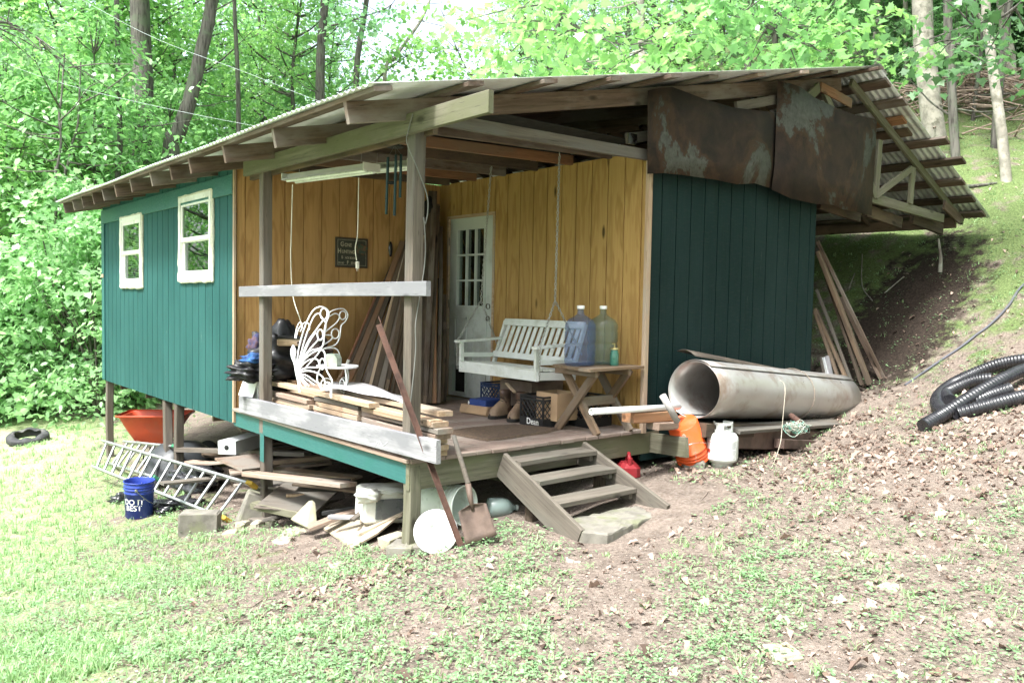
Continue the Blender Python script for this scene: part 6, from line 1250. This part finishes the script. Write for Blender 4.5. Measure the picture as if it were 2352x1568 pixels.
# boughs of near maples reaching over the ridge
def bough(path, r0, label, nsp, rad, size, mat, sag=.25):
    P = [at(u, v, d=d) for u, v, d in path]; cp = curve_pts(P, 6); n = len(cp); mb = MB().tube(cp, [r0*(1-.85*i/(n-1)) for i in range(n)], 6)
    cen = []
    for k in range(nsp):
        q = cp[random.randint(n//6, n-1)]; e = q+Vector((rnd(-.9, .9), rnd(-.9, .9), rnd(-.45, .4))); cen.append(e)
        if k % 2 == 0: mb.tube([q, q.lerp(e, .5)+Vector((0, 0, .03)), e], [.012, .009, .005], 4)
    root = empty('tree_bough', P[0], label, 'bough'); mb.build('branch', BARKD, root); c = np.array([tuple(e) for e in cen]); me = sprays(c, np.zeros_like(c), 13, .36, size, MAPLE, mat, 'leaves', droop=.35); link(bpy.data.objects.new('foliage', me), None, root)
bough([(1180, -60, 11), (1290, 40, 11), (1400, 95, 11), (1520, 120, 11.2)], .03, 'maple bough with large pale leaves hanging over the ridge at top centre', 46, .36, .155, LFA)
bough([(1560, -80, 12), (1680, 20, 12), (1800, 80, 12), (1890, 120, 12)], .03, 'maple bough with large leaves left of the grey trunk above the peak', 46, .36, .155, LFB)
bough([(1120, -80, 13), (1190, 20, 13), (1270, 120, 13), (1330, 160, 13)], .025, 'leafy bough against the sky at the left of the ridge boughs', 30, .36, .15, LFA)
bough([(1700, -40, 13), (1830, 60, 13), (1930, 90, 13), (1980, 130, 13)], .025, 'leafy bough dipping toward the roof peak', 34, .36, .15, LFA)
bough([(2400, -40, 9), (2300, 40, 9.5), (2220, 60, 10), (2190, 110, 10)], .022, 'dark leafy bough in front of the right hand trunks', 30, .36, .13, LFD)
bough([(-120, 60, 10), (0, 50, 10.5), (90, 90, 11), (160, 170, 11.5)], .022, 'fine dusky bough at the top left corner', 34, .34, .07, LFD)
bough([(800, 260, 24), (880, 170, 24), (960, 120, 24), (1060, 130, 24)], .03, 'sparse pale bough crossing the bright sky low over the roof', 42, .42, .16, LFA)
bough([(1150, 240, 22), (1080, 170, 22), (1040, 90, 22), (1010, 10, 22)], .03, 'sparse pale bough rising at the right of the bright sky gap', 40, .42, .16, LFA)
bough([(760, 60, 24), (830, 40, 24), (900, 10, 24), (930, -60, 24)], .03, 'sparse bough hanging into the bright sky gap from the left', 26, .42, .16, LFC)
for k, (u, d, s) in enumerate(((2150, 18.2, .75), (2255, 18.6, .7), (2345, 17.6, .7), (2430, 18, .8), (2070, 17.5, .6), (2300, 22, .95))):
    put(P_SHADE, spot(u, d), rnd(0, 6), s, 'dark leafy understory tree on the wooded bank at the right', 'understory on the right bank')
# far wood as one mass
cs = []
while len(cs) < 3300:
    u = rnd(-150, 2550); d = rnd(30, 62); p = spot(u, d, 0); h = rnd(0, 1)**1.2*(15 if u > 1150 else 13); z = p.z+h; el = (z-CAM[2])/d
    v_ = 784-FPX*(el+.05)*1.0; gap = 790 < u < 1140 and v_ < 235-abs(u-975)*.15
    if gap or (u < 1800 and v_ < 120 and random.random() < .55): continue
    cs.append((p.x, p.y, z))
cs = np.array(cs); me = sprays(cs, np.zeros_like(cs), 16, 1.25, .46, DIAM, LFB, 'far_wood', droop=.2, tilt=.5); o = link(bpy.data.objects.new('far_wood', me)); o['kind'] = 'stuff'; o['label'] = 'distant green wood closing the view behind the trees'; o['category'] = 'woodland'
# brush pile
mb = MB(); c0 = onground(2215, 330); c0 = at(2240, 330, d=15.0); c0.z = gz(c0.x, c0.y)
for k in range(230):
    a = rnd(0, 6.28); r_ = min(abs(random.gauss(0, .8)), 1.5); c = c0+Vector((r_*math.cos(a)*1.0, r_*math.sin(a)*1.5, 0)); c.z = gz(c.x, c.y)+max(0, .75-.38*r_)*rnd(.2, 1); th = rnd(0, 6.28); L = rnd(.4, 1.5); d_ = Vector((math.cos(th), math.sin(th), rnd(-.35, .4)))
    mb.tube([c-d_*L*.5, c+Vector((rnd(-.06, .06), rnd(-.06, .06), rnd(0, .08))), c+d_*L*.5], [.018, .015, .007], 4, cap=False)
tag(mb.build('brush_pile', simple('dead twigs', (.36, .27, .22), (.20, .15, .12), 6, rough=.95)), 'pale heap of dead branches among the trunks on the right bank', 'brush pile')
t_ = [onground(2215, 440, .04), onground(2352, 395, .12)]
tag(MB().tube(curve_pts([onground(2180, 432, .02), onground(2225, 428, .03), onground(2262, 424, .03), onground(2290, 420, .02)], 5), [.035-.0012*i for i in range(16)], 7).build('fallen_log', BARKD), 'rotting dark branch lying on the bank below the curved trunk', 'log')
# overhead wires
WR_ = simple('pale insulated wire', (.62, .68, .68), None, 5, rough=.4)
cord('overhead_wire', [at(-90, 105, d=11), at(120, 185, d=12), at(330, 238, d=13), at(560, 285, d=14.5), at(760, 318, d=16)], .003, WR_, 'lower pale overhead wire crossing the left trees', 'wire')
cord('overhead_wire', [at(170, -10, d=11), at(360, 90, d=12), at(560, 165, d=13.5), at(740, 235, d=15), at(880, 275, d=17)], .003, WR_, 'upper pale overhead wire crossing the left trees', 'wire')
# ------------------------------------------------------------------ ground cover
def scatter(n, rmin, rmax, a0=-.05, a1=1.6):
    a = rng.uniform(a0, a1, n); r = np.exp(rng.uniform(np.log(rmin), np.log(rmax), n)); return CAM[0]+np.sin(a)*r, CAM[1]+np.cos(a)*r
def vnoise(x, y, s, sd=0):
    return .5+.25*(np.sin(x*s+1.7*np.sin(y*s*.8+sd))+np.sin(y*s*1.13+1.3*np.sin(x*s*.9+sd*2)))*np.cos(.3*s*(x-y)+sd)
def inside(x, y): return (x > -.02) & (x < 5.2) & (y > -.02) & (y < 8.2)
def landing(x, y): return (x > .7) & (x < 2.2) & (y > -1.2) & (y < .1)
def litterness(x, y):
    right = 1/(1+np.exp(-2.2*(x-2.9)))*np.exp(-np.maximum(0, np.abs(y+1.25)-.95)**2*2.2)*(1/(1+np.exp(2.4*(x-5.7)))); mid = np.exp(-((x+.55)**2/.35+(y+.25)**2/.05))
    return np.clip(right*(.30+1.0*vnoise(x, y, 2.2, 2))+.55*mid+.045+.16*(x > 5.2)*vnoise(x, y, 1.7, 4), 0, 1)
def weediness(x, y):
    hillg = 1/(1+np.exp(-3.0*(x-6.2)))*(1-.8*np.exp(-(((x-7.5)*.5)**2+((y-.12)*1.05)**2)*1.2)); near = np.exp(-((x-.0)**2/1.2+(y+.45)**2/.12))
    return np.clip(.9*lawn(x, y)+.75*hillg+1.0*np.clip(vnoise(x, y, 3.1, 1)*1.7-.42, 0, 1)+.7*near, 0, 1)*(1-.75*litterness(x, y))
# grass blades
gx, gy = scatter(30000, 1.9, 17); keep = (~inside(gx, gy)) & (~landing(gx, gy)) & (rng.uniform(0, 1, len(gx)) < np.clip(weediness(gx, gy)*(.25+lawn(gx, gy)*.9)*(.12+1.15*vnoise(gx, gy, 2.7, 5)), 0, 1)); gx, gy = gx[keep], gy[keep]
per = 9; n = len(gx)*per; X = np.repeat(gx, per)+rng.normal(0, .022, n); Y = np.repeat(gy, per)+rng.normal(0, .022, n); Zg = gzs(X, Y)-.004; a = rng.uniform(0, 6.283, n); lean = rng.uniform(.1, .95, n); hgt = rng.uniform(.03, .085, n)*(.7+.6*lawn(X, Y)); wv = rng.uniform(.0022, .0045, n)*(1+.12*np.hypot(X-CAM[0], Y-CAM[1])*.35)
dx, dy = np.cos(a), np.sin(a); sxn, syn = -dy, dx
V = np.empty((n, 5, 3))
for j, (t_, w_) in enumerate(((0, 1), (0, -1), (.55, -.8), (.55, .8), (1, 0))):
    V[:, j, 0] = X+dx*lean*hgt*t_**1.6+sxn*wv*w_; V[:, j, 1] = Y+dy*lean*hgt*t_**1.6+syn*wv*w_; V[:, j, 2] = Zg+hgt*t_*(1-.35*lean*t_)
me = bpy.data.meshes.new('grass'); me.vertices.add(n*5); me.vertices.foreach_set('co', V.ravel()); base = np.arange(n)*5
L_ = np.stack([base, base+1, base+2, base+3, base+3, base+2, base+4], 1).ravel(); me.loops.add(len(L_)); me.loops.foreach_set('vertex_index', L_); me.polygons.add(2*n)
ls = np.stack([np.arange(n)*7, np.arange(n)*7+4], 1).ravel(); lt = np.tile([4, 3], n); me.polygons.foreach_set('loop_start', ls); me.polygons.foreach_set('loop_total', lt); me.update()
GRS = leafmat('lawn grass', (.29, .42, .215), (.18, .30, .125), .35, .2); me.materials.append(GRS); o = link(bpy.data.objects.new('grass', me)); o['kind'] = 'stuff'; o['label'] = 'thin bright grass over the lawn and yard'; o['category'] = 'grass'
# broad small weeds and clover
wx, wy = scatter(40000, 1.9, 17); keep = (~inside(wx, wy)) & (~landing(wx, wy)) & (rng.uniform(0, 1, len(wx)) < weediness(wx, wy)*(.35+.9*vnoise(wx, wy, 4.3, 9))); wx, wy = wx[keep], wy[keep]
per = 7; n = len(wx)*per; X = np.repeat(wx, per)+rng.normal(0, .035, n); Y = np.repeat(wy, per)+rng.normal(0, .035, n); Zg = gzs(X, Y)+rng.uniform(.006, .05, n); a = rng.uniform(0, 6.283, n)
me = leaf_mesh('weeds', np.c_[X, Y, Zg], np.c_[np.cos(a), np.sin(a), rng.uniform(-.2, .35, n)], unit(np.c_[rng.normal(0, .35, (n, 2)), np.ones(n)]), rng.uniform(.012, .034, n), OVAL, leafmat('weed leaves', (.23, .37, .19), (.14, .26, .12), .3, .3)); o = link(bpy.data.objects.new('weeds', me)); o['kind'] = 'stuff'; o['label'] = 'low clover and weeds spread over the yard and bank'; o['category'] = 'weeds'
# dead leaves
lx, ly = scatter(72000, 1.9, 17, .3, 1.6); keep = (~inside(lx, ly)) & (~landing(lx, ly)) & (rng.uniform(0, 1, len(lx)) < litterness(lx, ly)); lx, ly = lx[keep], ly[keep]; n = len(lx); a = rng.uniform(0, 6.283, n)
DL = leafmat('dead leaves', (.33, .24, .195), (.075, .05, .038), .10, .25)
me = leaf_mesh('leaf_litter', np.c_[lx, ly, gzs(lx, ly)+rng.uniform(.0, .025, n)], np.c_[np.cos(a), np.sin(a), rng.normal(0, .18, n)], unit(np.c_[rng.normal(0, .33, (n, 2)), np.ones(n)]), rng.uniform(.018, .058, n)*np.where(rng.uniform(0, 1, n) < .05, 1.8, 1), [(0, 0), (.2, .3), (.45, .22), (.6, .36), (1, 0), (.7, -.3), (.5, -.2), (.25, -.34)], DL, .55); o = link(bpy.data.objects.new('leaf_litter', me)); o['kind'] = 'stuff'; o['label'] = 'dry brown fallen leaves covering the bank foot'; o['category'] = 'leaf litter'
# twigs strewn on the ground
mb = MB()
for k in range(110):
    a, r_ = rnd(.1, 1.4), math.exp(rnd(math.log(2.1), math.log(9))); x, y = CAM[0]+math.sin(a)*r_, CAM[1]+math.cos(a)*r_
    if -.1 < x < 5.3 and -.1 < y < 8.3: continue
    th = rnd(0, 6.28); L = rnd(.06, .28); p = [Vector((x+math.cos(th)*L*s_+rnd(-.01, .01), y+math.sin(th)*L*s_+rnd(-.01, .01), 0)) for s_ in (-.5, 0, .5)]
    for q in p: q.z = gz(q.x, q.y)+.008
    mb.tube(p, [.004, .0035, .002], 4, cap=False)
o = mb.build('twigs', simple('dry twig', (.22, .17, .14), (.11, .08, .065), 9, rough=.95)); o['kind'] = 'stuff'; o['label'] = 'small dry twigs strewn over the yard'; o['category'] = 'twigs'
# larger fallen leaves lying singly
lx, ly = scatter(170, 2.2, 9, .1, 1.42); keep = (~inside(lx, ly)) & (~landing(lx, ly)); lx, ly = lx[keep], ly[keep]; n = len(lx); a = rng.uniform(0, 6.283, n)
me = leaf_mesh('fallen_leaves', np.c_[lx, ly, gzs(lx, ly)+rng.uniform(.004, .02, n)], np.c_[np.cos(a), np.sin(a), rng.normal(0, .2, n)], unit(np.c_[rng.normal(0, .3, (n, 2)), np.ones(n)]), rng.uniform(.04, .085, n), [(0, 0), (.2, .3), (.45, .22), (.6, .36), (1, 0), (.7, -.3), (.5, -.2), (.25, -.34)], leafmat('pale dry leaves', (.38, .29, .24), (.16, .10, .075), .1, .25), .35); o = link(bpy.data.objects.new('fallen_leaves', me)); o['kind'] = 'stuff'; o['label'] = 'single pale dry leaves scattered over the yard'; o['category'] = 'leaves'
# taller grass tufts and low plants
tx, ty = scatter(230, 2.0, 10, 0, 1.42); keep = (~inside(tx, ty)) & (~landing(tx, ty)); tx, ty = tx[keep], ty[keep]; per = 12; n = len(tx)*per; X = np.repeat(tx, per)+rng.normal(0, .012, n); Y = np.repeat(ty, per)+rng.normal(0, .012, n); a = rng.uniform(0, 6.283, n)
me = leaf_mesh('grass_tufts', np.c_[X, Y, gzs(X, Y)-.004], np.c_[np.cos(a)*.6, np.sin(a)*.6, rng.uniform(.5, 1.2, n)], unit(np.c_[-np.cos(a), -np.sin(a), np.full(n, .5)]), rng.uniform(.035, .095, n), [(0, .03), (.5, .035), (1, 0), (.5, -.035), (0, -.03)], GRS, .3); o = link(bpy.data.objects.new('grass_tufts', me)); o['kind'] = 'stuff'; o['label'] = 'taller grass tufts standing in the thin yard cover'; o['category'] = 'grass'
# fine litter: bark crumbs and chips on the bare soil
fx, fy = scatter(40000, 1.8, 9); keep = ~landing(fx, fy); fx, fy = fx[keep], fy[keep]; n = len(fx); a = rng.uniform(0, 6.283, n)
me = leaf_mesh('soil_litter', np.c_[fx, fy, gzs(fx, fy)+rng.uniform(.0, .010, n)], np.c_[np.cos(a), np.sin(a), rng.normal(0, .2, n)], unit(np.c_[rng.normal(0, .4, (n, 2)), np.ones(n)]), rng.uniform(.006, .024, n), DIAM, leafmat('soil crumbs', (.30, .245, .21), (.09, .068, .055), .05, .1), .2); o = link(bpy.data.objects.new('soil_litter', me)); o['kind'] = 'stuff'; o['label'] = 'fine brown crumbs strewn over the bare soil'; o['category'] = 'litter'
